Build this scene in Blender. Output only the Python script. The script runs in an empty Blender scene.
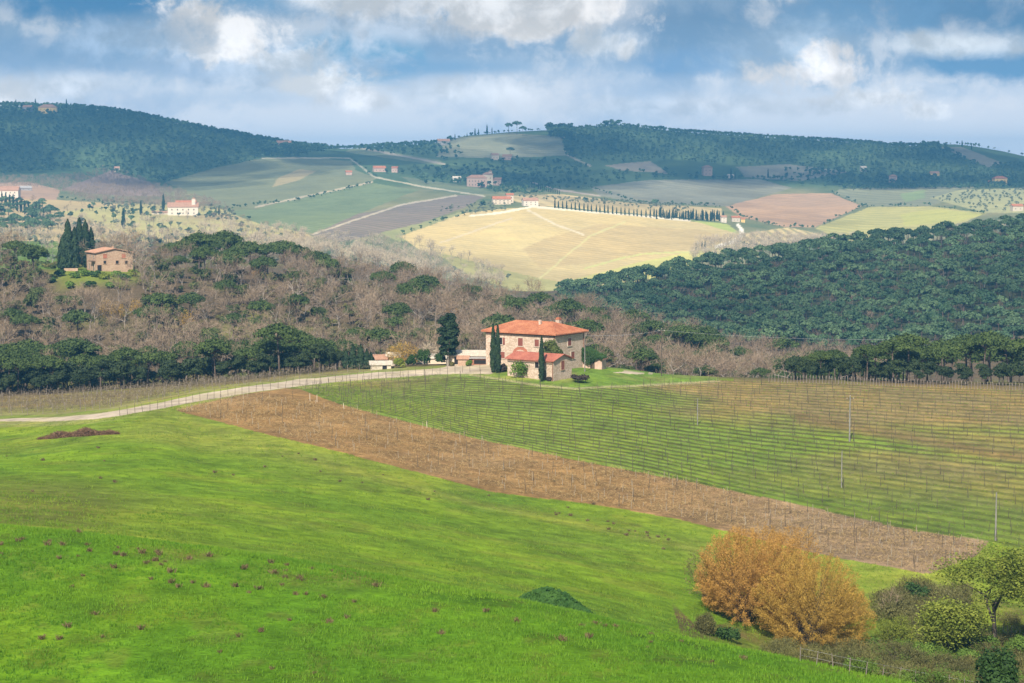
import bpy, math, random
import numpy as np
R = math.radians
sc = bpy.context.scene
COL = sc.collection
rng = np.random.default_rng(11)
random.seed(5)

# ------------------------------------------------------------------ camera
FPX = 2000.0                       # focal length in pixels of the 1024 px frame
TILT = math.atan(0.08575)          # the camera looks down a little under five degrees
SN, CS = math.sin(TILT), math.cos(TILT)
cam_d = bpy.data.cameras.new('camera'); cam = bpy.data.objects.new('camera', cam_d); COL.objects.link(cam)
cam_d.sensor_width = 36.0; cam_d.lens = FPX / 1024 * 36; cam_d.clip_start = 0.1; cam_d.clip_end = 40000
cam.location = (0, 0, 0); cam.rotation_euler = (math.pi / 2 - TILT, 0, 0)
sc.camera = cam

# ------------------------------------------------------------------ light
SUN_AZ = (-0.22, -0.97)            # where the sun stands (x, y): behind the camera, a little to the left
SUN_EL = R(40)
_n = math.hypot(*SUN_AZ); SUN_AZ = (SUN_AZ[0] / _n, SUN_AZ[1] / _n)
SUN_VEC = np.array([SUN_AZ[0] * math.cos(SUN_EL), SUN_AZ[1] * math.cos(SUN_EL), math.sin(SUN_EL)])
sun_d = bpy.data.lights.new('sun', 'SUN'); sun = bpy.data.objects.new('sun', sun_d); COL.objects.link(sun)
sun_d.energy = 4.6; sun_d.angle = R(0.6); sun_d.color = (1.0, 0.93, 0.82)
from mathutils import Vector, Matrix
sun.rotation_euler = Vector(SUN_VEC).to_track_quat('Z', 'Y').to_euler()
EXPO = 0.82
sc.view_settings.view_transform = 'Standard'; sc.view_settings.look = 'None'
sc.view_settings.exposure = EXPO; sc.view_settings.gamma = 1.0; sc.view_settings.use_curve_mapping = False
sc.cycles.use_denoising = True
try:
    sc.cycles.denoiser = 'OPENIMAGEDENOISE'; sc.cycles.denoising_input_passes = 'RGB_ALBEDO_NORMAL'
except Exception: pass
sc.cycles.max_bounces = 5; sc.cycles.diffuse_bounces = 2; sc.cycles.glossy_bounces = 1
sc.cycles.transmission_bounces = 3; sc.cycles.transparent_max_bounces = 24; sc.cycles.volume_bounces = 0
sc.cycles.caustics_reflective = False; sc.cycles.caustics_refractive = False
sc.cycles.use_adaptive_sampling = False

# ------------------------------------------------------------------ node helpers
class NT:
    def __init__(s, tree): s.t = tree; s.n = tree.nodes; s.l = tree.links
    def node(s, typ, **kw):
        n = s.n.new(typ)
        for k, v in kw.items(): setattr(n, k, v)
        return n
    def put(s, sock, v):
        if isinstance(v, bpy.types.NodeSocket): s.l.new(v, sock)
        elif v is not None:
            if isinstance(v, (tuple, list)) and len(v) == 3 and sock.type == 'RGBA': v = (*v, 1)
            sock.default_value = v
    def m(s, op, a, b=None, c=None, clamp=False):
        n = s.node('ShaderNodeMath', operation=op, use_clamp=clamp)
        for i, v in enumerate((a, b, c)): s.put(n.inputs[i], v)
        return n.outputs[0]
    def mix(s, f, a, b, blend='MIX'):
        n = s.node('ShaderNodeMix', data_type='RGBA', blend_type=blend, clamp_factor=True)
        s.put(n.inputs[0], f); s.put(n.inputs[6], a); s.put(n.inputs[7], b)
        return n.outputs[2]
    def ramp(s, v, lo, hi, a=0.0, b=1.0, smooth=True):
        n = s.node('ShaderNodeMapRange'); n.interpolation_type = 'SMOOTHSTEP' if smooth else 'LINEAR'
        for i, x in enumerate((v, lo, hi, a, b)): s.put(n.inputs[i], x)
        return n.outputs[0]
    def noise(s, vec, scale, detail=3, rough=.55, dist=0.0, col=False):
        n = s.node('ShaderNodeTexNoise'); s.put(n.inputs['Vector'], vec)
        n.inputs['Scale'].default_value = scale; n.inputs['Detail'].default_value = detail
        n.inputs['Roughness'].default_value = rough; n.inputs['Distortion'].default_value = dist
        return n.outputs['Color' if col else 'Fac']
    def comb(s, x, y, z):
        n = s.node('ShaderNodeCombineXYZ')
        for i, v in enumerate((x, y, z)): s.put(n.inputs[i], v)
        return n.outputs[0]
    def sep(s, v):
        n = s.node('ShaderNodeSeparateXYZ'); s.put(n.inputs[0], v); return n.outputs
    def scale(s, v, f):
        n = s.node('ShaderNodeVectorMath', operation='MULTIPLY'); s.put(n.inputs[0], v); n.inputs[1].default_value = f
        return n.outputs[0]
    def attr(s, name, out='Color'):
        n = s.node('ShaderNodeAttribute'); n.attribute_name = name; return n.outputs[out]

# ------------------------------------------------------------------ sky (world): Nishita blue, with banks of cloud
def lin(r, g, b):
    f = lambda c: (c / 255 / 12.92) if c / 255 <= .04045 else ((c / 255 + .055) / 1.055) ** 2.4
    return (f(r), f(g), f(b))
SKY_STR = 0.10
def skyc(r, g, b):                 # a cloud colour given as it should look, turned into radiance
    k = 1.0 / (2 ** EXPO) / SKY_STR
    return tuple(c * k for c in lin(r, g, b))
world = bpy.data.worlds.new('World'); sc.world = world; world.use_nodes = True
W = NT(world.node_tree); W.n.clear()
sky = W.node('ShaderNodeTexSky', sky_type='NISHITA'); sky.sun_disc = False
sky.sun_elevation = SUN_EL; sky.sun_rotation = math.atan2(SUN_AZ[0], SUN_AZ[1])
sky.altitude = 200; sky.air_density = 1.0; sky.dust_density = 1.2; sky.ozone_density = 1.5
dx, dy, dz = W.sep(W.node('ShaderNodeTexCoord').outputs['Generated'])
ay = W.m('MAXIMUM', W.m('ABSOLUTE', dy), 0.12)
U = W.m('DIVIDE', dx, ay); E = W.m('DIVIDE', dz, ay)
base = W.comb(U, W.m('MULTIPLY', E, 1.05), W.m('MULTIPLY', W.m('SIGN', dy), 3.0))
wv = W.noise(base, 16.0, 3, .5, 0, True)
vm = W.node('ShaderNodeVectorMath', operation='MULTIPLY_ADD'); W.put(vm.inputs[0], wv); vm.inputs[1].default_value = (.025, .025, 0); W.put(vm.inputs[2], base)
wb = vm.outputs[0]
wn = W.noise(wb, 24.0, 8, .58); wn2 = W.noise(wb, 75.0, 6, .62); wn3 = W.noise(W.scale(base, (1, 1.7, 1)), 5.0, 5, .55); wn4 = W.noise(wb, 27.0, 8, .62)
nf = W.m('ADD', W.m('MULTIPLY', W.m('SUBTRACT', wn, .5), 3.2), W.m('MULTIPLY', W.m('SUBTRACT', wn2, .5), 2.2))
# the general cloud deck: pale at the horizon, blue grey above
deck = W.mix(W.ramp(E, 0.015, 0.052), skyc(226, 231, 239), skyc(196, 209, 227))
deck = W.mix(W.ramp(W.m('ADD', E, W.m('MULTIPLY', nf, .016)), 0.045, 0.064), deck, skyc(136, 165, 198))
deck = W.mix(W.ramp(W.m('ADD', wn4, W.m('MULTIPLY', nf, .05)), .48, .61, 0, .55), deck, skyc(228, 233, 241))
deck = W.mix(W.ramp(W.m('ADD', wn3, W.m('MULTIPLY', nf, .06)), .50, .36, 0, .5), deck, skyc(104, 148, 195))
def lobe(col, u, v, a, b, colr, soft=.55, wob=1.0, amt=1.0, flat=0.0):
    u0, e0 = (u - 512) / 2000, (170 - v) / 2000
    x = W.m('DIVIDE', W.m('SUBTRACT', U, u0), a / 2000); y = W.m('DIVIDE', W.m('SUBTRACT', E, e0), b / 2000)
    r = W.m('SQRT', W.m('ADD', W.m('MULTIPLY', x, x), W.m('MULTIPLY', y, y)))
    if flat: r = W.m('ADD', r, W.m('MULTIPLY', W.m('MINIMUM', y, 0.0), -flat))
    r = W.m('ADD', r, W.m('MULTIPLY', nf, wob * 1.2))
    return W.mix(W.ramp(r, 1.0 + soft * .45, 1.0 - soft, 0, amt), col, colr)
# (u, v, half width, half height, colour ...) of the larger masses: blue gaps and dark bases first, bright heads after
for a in [(90, 4, 110, 24, (44, 118, 176), .8, .6, .95), (60, 55, 210, 26, (112, 148, 190), .9, .7, .85), (200, 72, 70, 16, (130, 160, 200), .9, .7, .8), (355, 52, 80, 26, (96, 156, 199), .6, .7, .9), (265, 6, 80, 22, (98, 152, 200), .8, .7, .85),
          (430, 68, 130, 10, (112, 155, 198), .8, .5, .85), (680, 34, 130, 36, (104, 142, 184), .9, .8, .9), (720, 62, 140, 13, (108, 150, 198), .9, .7, .85), (950, 12, 190, 30, (70, 124, 174), .9, .6, .95), (975, 66, 130, 18, (76, 132, 182), .8, .6, .95),
          (850, 20, 100, 22, (108, 156, 203), .9, .7, .7), (650, 90, 120, 10, (168, 188, 215), .9, .6, .5), (240, 98, 120, 9, (172, 192, 217), .9, .6, .5), (900, 92, 120, 10, (150, 178, 212), .9, .6, .5)]:
    deck = lobe(deck, *a[:4], skyc(*a[4]), *a[5:])
wcol = lambda c: W.mix(W.ramp(W.m('ADD', wn4, W.m('MULTIPLY', nf, .05)), .40, .62), skyc(*[x * .85 for x in c]), tuple(q * 1.16 for q in skyc(*c)))
for a in [(440, 28, 160, 28, (196, 211, 231), .8, .7, .95, .5), (536, 18, 104, 44, (253, 253, 254), .5, .6, 1.0, .6), (460, 4, 130, 22, (240, 244, 249), .7, .7, .9), (604, 44, 44, 20, (228, 236, 245), .7, .8, .85), (320, 2, 44, 16, (232, 239, 247), .8, .8, .9),
          (255, 64, 95, 36, (198, 213, 233), .9, .8, .9, .4), (234, 42, 72, 42, (250, 251, 253), .5, .8, 1.0, .7), (290, 66, 40, 18, (222, 231, 242), .8, .8, .9, .3), (310, 86, 32, 14, (246, 249, 252), .6, .8, .95), (140, 44, 80, 22, (170, 195, 226), .9, .8, .8, .3),
          (800, 58, 75, 34, (178, 202, 228), .9, .8, .9, .3), (828, 80, 62, 34, (252, 252, 254), .5, .8, 1.0, .5), (868, 96, 60, 18, (240, 244, 249), .7, .8, .95), (945, 45, 84, 13, (220, 231, 242), .8, .6, .9), (625, 52, 14, 12, (238, 243, 249), .8, .8, .9),
          (922, 112, 20, 10, (246, 249, 252), .7, .8, .9), (360, 102, 46, 13, (242, 245, 250), .7, .8, .9), (500, 92, 80, 18, (228, 235, 244), .9, .8, .85), (10, 94, 40, 14, (244, 247, 250), .8, .8, .9), (70, 86, 60, 12, (220, 229, 241), .9, .8, .8), (690, 108, 150, 10, (214, 224, 237), .9, .7, .6)]:
    deck = lobe(deck, *a[:4], wcol(a[4]), *a[5:])
gain = W.ramp(E, .012, .075, 1.70, .95, False)
deck = W.mix(1.0, deck, W.comb(W.m('MULTIPLY', gain, 1.09), W.m('MULTIPLY', gain, 1.02), W.m('MULTIPLY', gain, .96)), 'MULTIPLY'); deck.node.clamp_result = False
# overhead and behind the camera: broken cloud over blue
gap = W.ramp(W.noise(W.comb(dx, dy, W.m('MULTIPLY', dz, 1.5)), 2.2, 5, .6), .44, .60)
upper = W.mix(gap, sky.outputs[0], skyc(206, 214, 226))
full = W.mix(W.ramp(dz, .10, .28), deck, upper)
full = W.mix(W.ramp(dz, -.02, -.10), full, skyc(90, 105, 95))
full = W.mix(.06, full, sky.outputs[0])
bg = W.node('ShaderNodeBackground'); W.put(bg.inputs[0], full); bg.inputs[1].default_value = SKY_STR
W.l.new(bg.outputs[0], W.node('ShaderNodeOutputWorld').inputs[0])
world.cycles.sampling_method = 'MANUAL'; world.cycles.sample_map_resolution = 512

# ------------------------------------------------------------------ projection maths (used to survey where things stand)
def ray(u, v):
    t = (341.5 - v) / FPX; yy = CS + t * SN; zz = -SN + t * CS
    return (u - 512) / FPX / yy, zz / yy
def proj(X, Y, Z):
    dep = Y * CS - Z * SN; up = Z * CS + Y * SN
    return 512 + FPX * X / dep, 341.5 - FPX * up / dep
_T = rng.random((512, 512))
def vnoise(x, y, k=0):
    x = np.asarray(x, float) + 37.3 * k; y = np.asarray(y, float) + 91.7 * k
    ix = np.floor(x).astype(int); iy = np.floor(y).astype(int); fx = x - ix; fy = y - iy
    fx = fx * fx * (3 - 2 * fx); fy = fy * fy * (3 - 2 * fy)
    a = _T[ix % 512, iy % 512]; b = _T[(ix + 1) % 512, iy % 512]; c = _T[ix % 512, (iy + 1) % 512]; d = _T[(ix + 1) % 512, (iy + 1) % 512]
    return (a * (1 - fx) + b * fx) * (1 - fy) + (c * (1 - fx) + d * fx) * fy - .5
def fbm(x, y, k=0, o=4):
    s = 0; a = 1.0
    for i in range(o): s = s + a * vnoise(np.asarray(x) * 2 ** i, np.asarray(y) * 2 ** i, k + i * 3); a *= .5
    return s
def sstep(a, b, x):
    t = np.clip((np.asarray(x, float) - a) / (b - a), 0, 1); return t * t * (3 - 2 * t)
def slopes(X, Y):                  # monotone cubic slopes along axis 0
    h = np.diff(X, axis=0); d = np.diff(Y, axis=0) / h; m = np.zeros_like(Y)
    w1 = 2 * h[1:] + h[:-1]; w2 = h[1:] + 2 * h[:-1]; ok = d[1:] * d[:-1] > 0
    with np.errstate(divide='ignore', invalid='ignore'):
        hm = (w1 + w2) / (w1 / d[:-1] + w2 / d[1:])
    m[1:-1] = np.where(ok, hm, 0); m[0] = d[0]; m[-1] = d[-1]
    return m
def herm(x0, x1, y0, y1, m0, m1, x):
    h = x1 - x0; t = (x - x0) / h; t2 = t * t; t3 = t2 * t
    return (2 * t3 - 3 * t2 + 1) * y0 + (t3 - 2 * t2 + t) * h * m0 + (-2 * t3 + 3 * t2) * y1 + (t3 - t2) * h * m1
def pchip1(xk, yk, x):
    xk = np.asarray(xk, float); yk = np.asarray(yk, float); m = slopes(xk[:, None], yk[:, None])[:, 0]
    x = np.clip(x, xk[0], xk[-1]); i = np.clip(np.searchsorted(xk, x) - 1, 0, len(xk) - 2)
    return herm(xk[i], xk[i + 1], yk[i], yk[i + 1], m[i], m[i + 1], x)

# ------------------------------------------------------------------ the lie of the land: level lines (u, distance, v) surveyed from near to far
LAY = [
 ('z', 2, -1.9), ('z', 20, -8.2), ('z', 60, -19.5),
 [(-250,118,683),(0,118,683),(340,118,683),(680,115,690),(850,112,706),(1024,110,735),(1274,108,760)],                                   # 3 A
 [(-250,165,522),(0,160,533),(170,157,550),(340,152,577),(512,147,603),(680,142,636),(850,138,672),(1024,134,708),(1274,130,745)],      # 4 B near crest
 [(-250,178,518),(0,175,528),(170,172,547),(340,170,575),(512,166,607),(680,165,646),(850,178,678),(1024,172,705),(1274,170,735)],      # 5 C
 [(-250,225,486),(0,222,492),(170,220,505),(340,217,530),(512,215,560),(680,206,603),(770,204,632),(850,206,645),(1024,203,655),(1274,200,672)], # 6 D gully
 [(-250,390,424),(0,375,421),(170,355,411.5),(256,328,430),(340,305,452),(512,286,494),(680,278,519),(850,258,559),(1024,240,592),(1274,232,630)], # 7 E
 [(-250,402,418),(0,388,416),(170,372,404),(256,370,396),(340,364,405),(512,334,446),(680,310,480),(850,288,517),(1024,270,550),(1274,255,590)],   # 8 F
 [(-250,455,403),(0,450,397),(170,446,386.5),(340,438,371),(440,432,366),(512,428,364.5),(600,428,369),(680,430,378.5),(850,434,384.5),(1024,442,390),(1274,450,396)], # 9 G
 [(-250,515,390),(0,512,386),(170,510,379),(340,510,373),(512,505,372),(680,525,391),(850,560,400),(1024,600,402),(1274,620,404)],      # 10 H
 [(-250,650,266),(0,655,268),(100,645,270.5),(170,660,272),(340,680,284),(512,685,311),(680,700,343),(850,710,373),(1024,725,386),(1274,740,395)], # 11 I spur
 [(-250,850,268),(0,850,268),(170,850,277),(340,850,291),(512,850,322),(680,830,350),(850,805,354),(1024,790,347),(1274,780,338)],      # 12 J
 [(-250,1100,250),(0,1100,250),(170,1100,252),(340,1100,265),(512,1100,301),(600,1100,292),(680,1150,276),(850,1210,251),(1024,1260,232),(1274,1330,208)], # 13 K wood hill
 [(-250,1500,236),(0,1500,235),(170,1500,238),(340,1500,252),(512,1500,282),(600,1540,285),(680,1560,284),(850,1600,277),(1024,1650,262),(1274,1700,250)], # 14 L
 [(-250,2150,199),(0,2150,199),(170,2150,208),(340,2150,207),(512,2200,204),(600,2200,211),(680,2200,219),(850,2200,226),(1024,2150,214),(1274,2150,205)], # 15 M
 [(-250,2750,172),(0,2750,174),(170,2750,180),(340,2750,174),(512,2800,182),(680,2800,188),(850,2800,194),(1024,2750,189),(1274,2700,185)], # 16 N
 [(-250,3350,101),(0,3350,107),(70,3350,109),(120,3350,114),(170,3350,123),(210,3380,131),(256,3400,139),(300,3450,146),(345,3500,148),(395,3500,144),(435,3500,142),
  (470,3500,135),(512,3500,133),(565,3500,132),(620,3500,127),(680,3500,132),(768,3500,137),(850,3450,142.5),(905,3400,147),(950,3400,145),(1000,3400,152),(1024,3400,157),(1274,3400,190)], # 17 O ridge
]
KN = len(LAY) + 2
_tab = []
for L in LAY:
    if L[0] == 'z': _tab.append((np.array([-1., 1.]), np.array([L[1]] * 2, float), np.array([L[2]] * 2, float)))
    else:
        a = np.array(L, float); s, g = ray(a[:, 0], a[:, 2]); _tab.append((s, a[:, 1], g * a[:, 1]))
def layers_at(s):
    s = np.asarray(s, float); Ys, Zs = [], []
    for t in _tab: Ys.append(pchip1(t[0], t[1], s)); Zs.append(pchip1(t[0], t[2], s))
    Ys.append(Ys[-1] + 900); Zs.append(Zs[-1] - 60); Ys.append(Ys[-1] + 3500); Zs.append(Zs[-1] - 60)
    return np.array(Ys), np.array(Zs)
def relief(X, Y):
    a = np.interp(Y, [0, 150, 450, 800, 1500, 3000, 6000], [.1, .35, .5, 1.6, 3.0, 6.0, 8.0])
    b = np.interp(Y, [0, 100, 300, 500], [.0, .10, .16, .2])
    far = sstep(1200, 2200, Y)
    r = a * (vnoise(X / 70, Y / 70, 1) * (1 - far) + fbm(X / 260, Y / 330, 2, 3) * far) + b * fbm(X / 9, Y / 9, 3, 3)
    r = r + sstep(90, 130, Y) * (1 - sstep(380, 430, Y)) * .5 * vnoise(X / 26, Y / 40, 8)
    return r
def _z0(Ys, Zs, Y):
    M = slopes(Ys, Zs); i = np.clip((Ys <= Y[None]).sum(0) - 1, 0, len(Ys) - 2); j = np.arange(len(Y))
    return herm(Ys[i, j], Ys[i + 1, j], Zs[i, j], Zs[i + 1, j], M[i, j], M[i + 1, j], Y), i
def ground(X, Y, want_k=False):
    X = np.atleast_1d(np.asarray(X, float)); Y = np.atleast_1d(np.asarray(Y, float))
    Ys, Zs = layers_at(X / Y); z, i = _z0(Ys, Zs, np.clip(Y, Ys[0], Ys[-1])); z = z + relief(X, Y)
    if want_k:
        j = np.arange(len(Y)); return z, i + (Y - Ys[i, j]) / (Ys[i + 1, j] - Ys[i, j])
    return z
def gz(x, y): return float(ground(x, y)[0])
def at_k(k, s):                     # point of the land at level line k (fractional), bearing s
    k = np.atleast_1d(np.asarray(k, float)); s = np.atleast_1d(np.asarray(s, float)); Ys, _ = layers_at(s)
    i = np.clip(np.floor(k).astype(int), 0, KN - 2); j = np.arange(len(s)); Y = Ys[i, j] + (k - i) * (Ys[i + 1, j] - Ys[i, j])
    X = s * Y; return X, Y, ground(X, Y)
def spot(u, v, y0=110, y1=4300):    # where the sight line through (u, v) first meets the land beyond y0
    s, g = ray(u, v); Y = np.geomspace(y0, y1, 1500); X = s * Y; z = ground(X, Y); d = z - g * Y
    hit = np.nonzero((d[1:] >= 0) & (d[:-1] < 0))[0]
    i = hit[0] if len(hit) else int(np.argmin(np.abs(d)))
    t = d[i] / (d[i] - d[i + 1]) if len(hit) else 0
    y = Y[i] + t * (Y[min(i + 1, len(Y) - 1)] - Y[i]); return float(s * y), float(y), gz(s * y, y)
def inpoly(P, u, v):
    P = np.asarray(P, float); r = np.zeros(np.shape(u), bool); j = len(P) - 1
    for i in range(len(P)):
        xi, yi, xj, yj = P[i][0], P[i][1], P[j][0], P[j][1]
        if yi != yj: r ^= ((yi > v) != (yj > v)) & (u < (xj - xi) * (v - yi) / (yj - yi) + xi)
        j = i
    return r
def dline(P, u, v):
    d = np.full(np.shape(u), 1e9)
    for (ax, ay_), (bx, by) in zip(P[:-1], P[1:]):
        ex, ey = bx - ax, by - ay_; t = np.clip(((u - ax) * ex + (v - ay_) * ey) / (ex * ex + ey * ey + 1e-9), 0, 1)
        d = np.minimum(d, np.hypot(u - ax - t * ex, v - ay_ - t * ey))
    return d

# ------------------------------------------------------------------ mesh helpers
def T(o, label=None, cat=None, group=None, kind=None):
    for k, v in (('label', label), ('category', cat), ('group', group), ('kind', kind)):
        if v: o[k] = v
    return o
def np_mesh(name, V, F, mat=None, smooth=False, tint=None, mats=None, midx=None):
    V = np.asarray(V, np.float32); me = bpy.data.meshes.new(name)
    Fs = F if isinstance(F, list) else [F]; Fs = [np.asarray(f, np.int32) for f in Fs if len(f)]
    me.vertices.add(len(V)); me.vertices.foreach_set('co', V.ravel())
    tot = np.concatenate([np.full(len(f), f.shape[1], np.int32) for f in Fs]); loops = np.concatenate([f.ravel() for f in Fs])
    me.loops.add(len(loops)); me.loops.foreach_set('vertex_index', loops)
    me.polygons.add(len(tot)); st = np.concatenate([[0], np.cumsum(tot)[:-1]]).astype(np.int32)
    me.polygons.foreach_set('loop_start', st); me.polygons.foreach_set('loop_total', tot)
    me.polygons.foreach_set('use_smooth', np.full(len(tot), bool(smooth)))
    for mm in (mats or ([mat] if mat else [])): me.materials.append(mm)
    if midx is not None: me.polygons.foreach_set('material_index', np.asarray(midx, np.int32))
    if tint is not None:
        a = me.attributes.new('tint', 'FLOAT', 'POINT'); a.data.foreach_set('value', np.asarray(tint, np.float32))
    me.update(calc_edges=True); return me
def link(name, me, parent=None, loc=(0, 0, 0), rz=0, sc_=1):
    o = bpy.data.objects.new(name, me); COL.objects.link(o); o.location = loc; o.rotation_euler = (0, 0, rz)
    if sc_ != 1: o.scale = (sc_,) * 3 if not isinstance(sc_, tuple) else sc_
    if parent: o.parent = parent
    return o
# ------------------------------------------------------------------ ground materials
def pos_node(N): return N.node('ShaderNodeNewGeometry').outputs['Position']
def new_mat(name):
    m = bpy.data.materials.new(name); m.use_nodes = True; N = NT(m.node_tree); N.n.clear()
    b = N.node('ShaderNodeBsdfPrincipled'); o = N.node('ShaderNodeOutputMaterial'); N.l.new(b.outputs[0], o.inputs[0])
    b.inputs['Roughness'].default_value = .85; b.inputs['Specular IOR Level'].default_value = .15
    return m, N, b, o
def bump(N, b, h, dist, strength=.6):
    n = N.node('ShaderNodeBump'); n.inputs['Strength'].default_value = strength; n.inputs['Distance'].default_value = dist
    N.put(n.inputs['Height'], h); N.l.new(n.outputs[0], b.inputs['Normal'])
def ground_mat(name, fine, amp=.35, bd=.15, yel=(1.25, 1.08, .7), warm=.5):
    m, N, b, o = new_mat(name); p = pos_node(N)
    c = N.attr('albedo'); c2 = N.attr('albedo_b'); row = N.attr('rows', 'Fac')
    n1 = N.noise(p, fine * .04, 4, .6); n2 = N.noise(p, fine * .35, 5, .65); n3 = N.noise(p, fine * 2.2, 3, .6)
    wob = N.m('ADD', row, N.m('MULTIPLY', N.m('SUBTRACT', n2, .5), .55))
    w = N.m('ABSOLUTE', N.m('SUBTRACT', N.m('FRACT', wob), .5))
    c = N.mix(N.ramp(w, .10, .34), c2, c)
    k = N.m('ADD', N.m('MULTIPLY', N.m('SUBTRACT', n1, .5), 1.0), N.m('ADD', N.m('MULTIPLY', N.m('SUBTRACT', n2, .5), 1.3), N.m('MULTIPLY', N.m('SUBTRACT', n3, .5), 1.1)))
    f = N.m('ADD', 1.0, N.m('MULTIPLY', k, amp * 2.0)); f = N.m('MAXIMUM', f, .35)
    c = N.mix(1.0, c, N.comb(f, f, f), 'MULTIPLY')
    c = N.mix(N.ramp(N.m('ADD', n1, N.m('MULTIPLY', n2, .4)), .62, .85, 0, warm), c, N.mix(1.0, c, yel, 'MULTIPLY'))
    N.put(b.inputs['Base Color'], c); b.inputs['Specular IOR Level'].default_value = .03; b.inputs['Roughness'].default_value = 1
    bump(N, b, N.m('ADD', N.m('MULTIPLY', n2, 1.0), N.m('MULTIPLY', n3, .4)), bd, .8)
    return m
GM = {
 'grass': ground_mat('grass_turf', 1.3, .44, .45), 'soil': ground_mat('tilled_soil', 3.0, .60, .40, (1.15, 1.05, .95), .3),
 'vine': ground_mat('vineyard_turf', 1.3, .32, .35), 'track': ground_mat('gravel_track', 1.6, .16, .06, (1.05, 1.03, 1.0), .2),
 'wood': ground_mat('leaf_litter', .8, .35, .5, (1.1, 1.0, .9), .4), 'far': ground_mat('hill_fields', .09, .20, 1.2, (1.15, 1.05, .85), .35)}

# ------------------------------------------------------------------ the land as one continuous sheet, split into its fields
COLS = np.unique(np.concatenate([np.linspace(-1.6, -.3, 40), np.linspace(-.3, -.265, 16), np.linspace(-.265, .265, 720), np.linspace(.265, .3, 16), np.linspace(.3, 1.6, 40)]).round(7))
NROW = [6, 10, 20, 140, 18, 46, 120, 40, 120, 14, 60, 20, 60, 24, 90, 70, 130, 10, 3]
KROW = np.concatenate([k + np.arange(n) / n for k, n in enumerate(NROW[:KN - 1])] + [[KN - 1]])
Ys, Zs = layers_at(COLS); MS = slopes(Ys, Zs); nc = len(COLS); nr = len(KROW)
i = np.clip(np.floor(KROW).astype(int), 0, KN - 2); fr = (KROW - i)[:, None]
GY = Ys[i] + fr * (Ys[i + 1] - Ys[i]); GX = COLS[None] * GY
GZ = herm(Ys[i], Ys[i + 1], Zs[i], Zs[i + 1], MS[i], MS[i + 1], GY) + relief(GX, GY)
GK = np.repeat(KROW[:, None], nc, 1)
GU, GV = proj(GX, GY, GZ)
ju = fbm(GX / (GY * .012), GY / (GY * .0 + 30), 5, 2) * 1.2; jv = fbm(GX / (GY * .01), GY / 25, 6, 2) * .7      # ragged field edges
U_, V_ = GU + ju, GV + jv
alb = np.zeros((nr, nc, 3), np.float32); alb2 = np.full((nr, nc, 3), -1, np.float32); rows = np.zeros((nr, nc), np.float32)
REG = np.zeros((nr, nc), np.int32)
RN = ['meadow', 'field', 'vineyard_ground', 'track', 'woodland_floor', 'hills', 'lawn']
def paint(mask, c, reg=None, c2=None):
    alb[mask] = c
    alb2[mask] = c if c2 is None else c2
    if reg is not None: REG[mask] = reg
n_a = fbm(GX / 22, GY / 30, 11, 4); n_b = fbm(GX / 7, GY / 10, 12, 3); n_c = fbm(GX / 60, GY / 45, 13, 3)
def blend(mask, c, w):
    w = np.clip(w, 0, 1)[mask][:, None]; alb[mask] = alb[mask] * (1 - w) + np.asarray(c) * w; alb2[mask] = alb2[mask] * (1 - w) + np.asarray(c) * w
# meadows
near = GK < 5.0; mid = (GK >= 5.0) & (GK < 9.02)
paint(near, (.075, .165, .009), 0); blend(near, (.125, .195, .012), sstep(-.1, .6, n_a)); blend(near, (.05, .115, .009), sstep(.15, .6, -n_b) * .8)
paint(mid, (.115, .195, .014), 0); blend(mid, (.175, .225, .026), sstep(-.25, .5, n_c)); blend(mid, (.07, .155, .016), sstep(0, .6, -n_a) * .8)
blend(mid, (.10, .11, .025), sstep(0, 60, 80 - np.hypot((U_ - 40) / 1.6, (V_ - 505) * 2.2)) * .75)  # dark patch low on the left slope, cloud shade put into the turf colour
blend(mid, (.20, .20, .04), sstep(7, 0, dline([(180, 418), (330, 466), (480, 505), (640, 536), (720, 556)], U_, V_)) * .55)
blend(mid, (.09, .09, .03), sstep(3.5, 0, dline([(180, 420), (330, 462), (480, 498), (560, 514), (640, 526)], U_, V_)) * .5 * sstep(-.2, .3, n_b))
crest = np.abs(GK - 4.1) < .35
blend(crest & near, (.13, .10, .04), sstep(.4, 0, np.abs(GK - 4.05)) * sstep(-.1, .4, n_b) * .55)
gul = (GK > 4.8) & (GK < 6.8) & (U_ > 670) & inpoly([(670, 600), (700, 630), (800, 600), (880, 590), (930, 582), (1000, 575), (1300, 600), (1300, 800), (880, 720), (690, 660)], U_, V_)
blend(gul, (.10, .075, .035), .55 + n_b)
# ploughed strip and vineyards
P_SOIL = [(176, 410.5), (200, 404), (240, 395), (285, 388), (300, 389), (340, 404.5), (428, 427), (486, 441), (574, 460), (680, 480), (814, 508), (915, 531), (989, 541), (975, 556), (929, 574),
          (855, 561), (814, 553), (757, 539), (680, 519.5), (596, 505), (494, 492.6), (424, 474), (340, 452), (250, 430)]
P_VINE = [(296, 388.5), (340, 404.5), (428, 427), (486, 441), (574, 460), (680, 480), (814, 508), (915, 531), (989, 541), (1024, 553), (1400, 640), (1400, 398), (1024, 389.5), (850, 383.5), (740, 380),
          (700, 381), (640, 385), (570, 388), (520, 383), (490, 376), (440, 377), (380, 380.5), (340, 384)]
P_LVINE = [(-400, 418), (0, 416), (60, 414), (120, 408), (165, 399), (200, 392), (256, 384), (300, 378.5), (350, 373.5), (375, 371), (368, 367), (340, 368), (256, 376), (170, 386), (0, 397), (-400, 404)]
ROAD = [(-500, 424), (0, 420.3), (60, 419), (90, 417), (120, 413), (165, 404.5), (200, 397.5), (256, 388.5), (300, 382.5), (350, 377.8), (400, 374), (440, 371), (470, 369), (490, 367.5)]
fl = (GK > 6.5) & (GK < 9.6)
mv = fl & inpoly(P_VINE, U_, V_)
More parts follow.
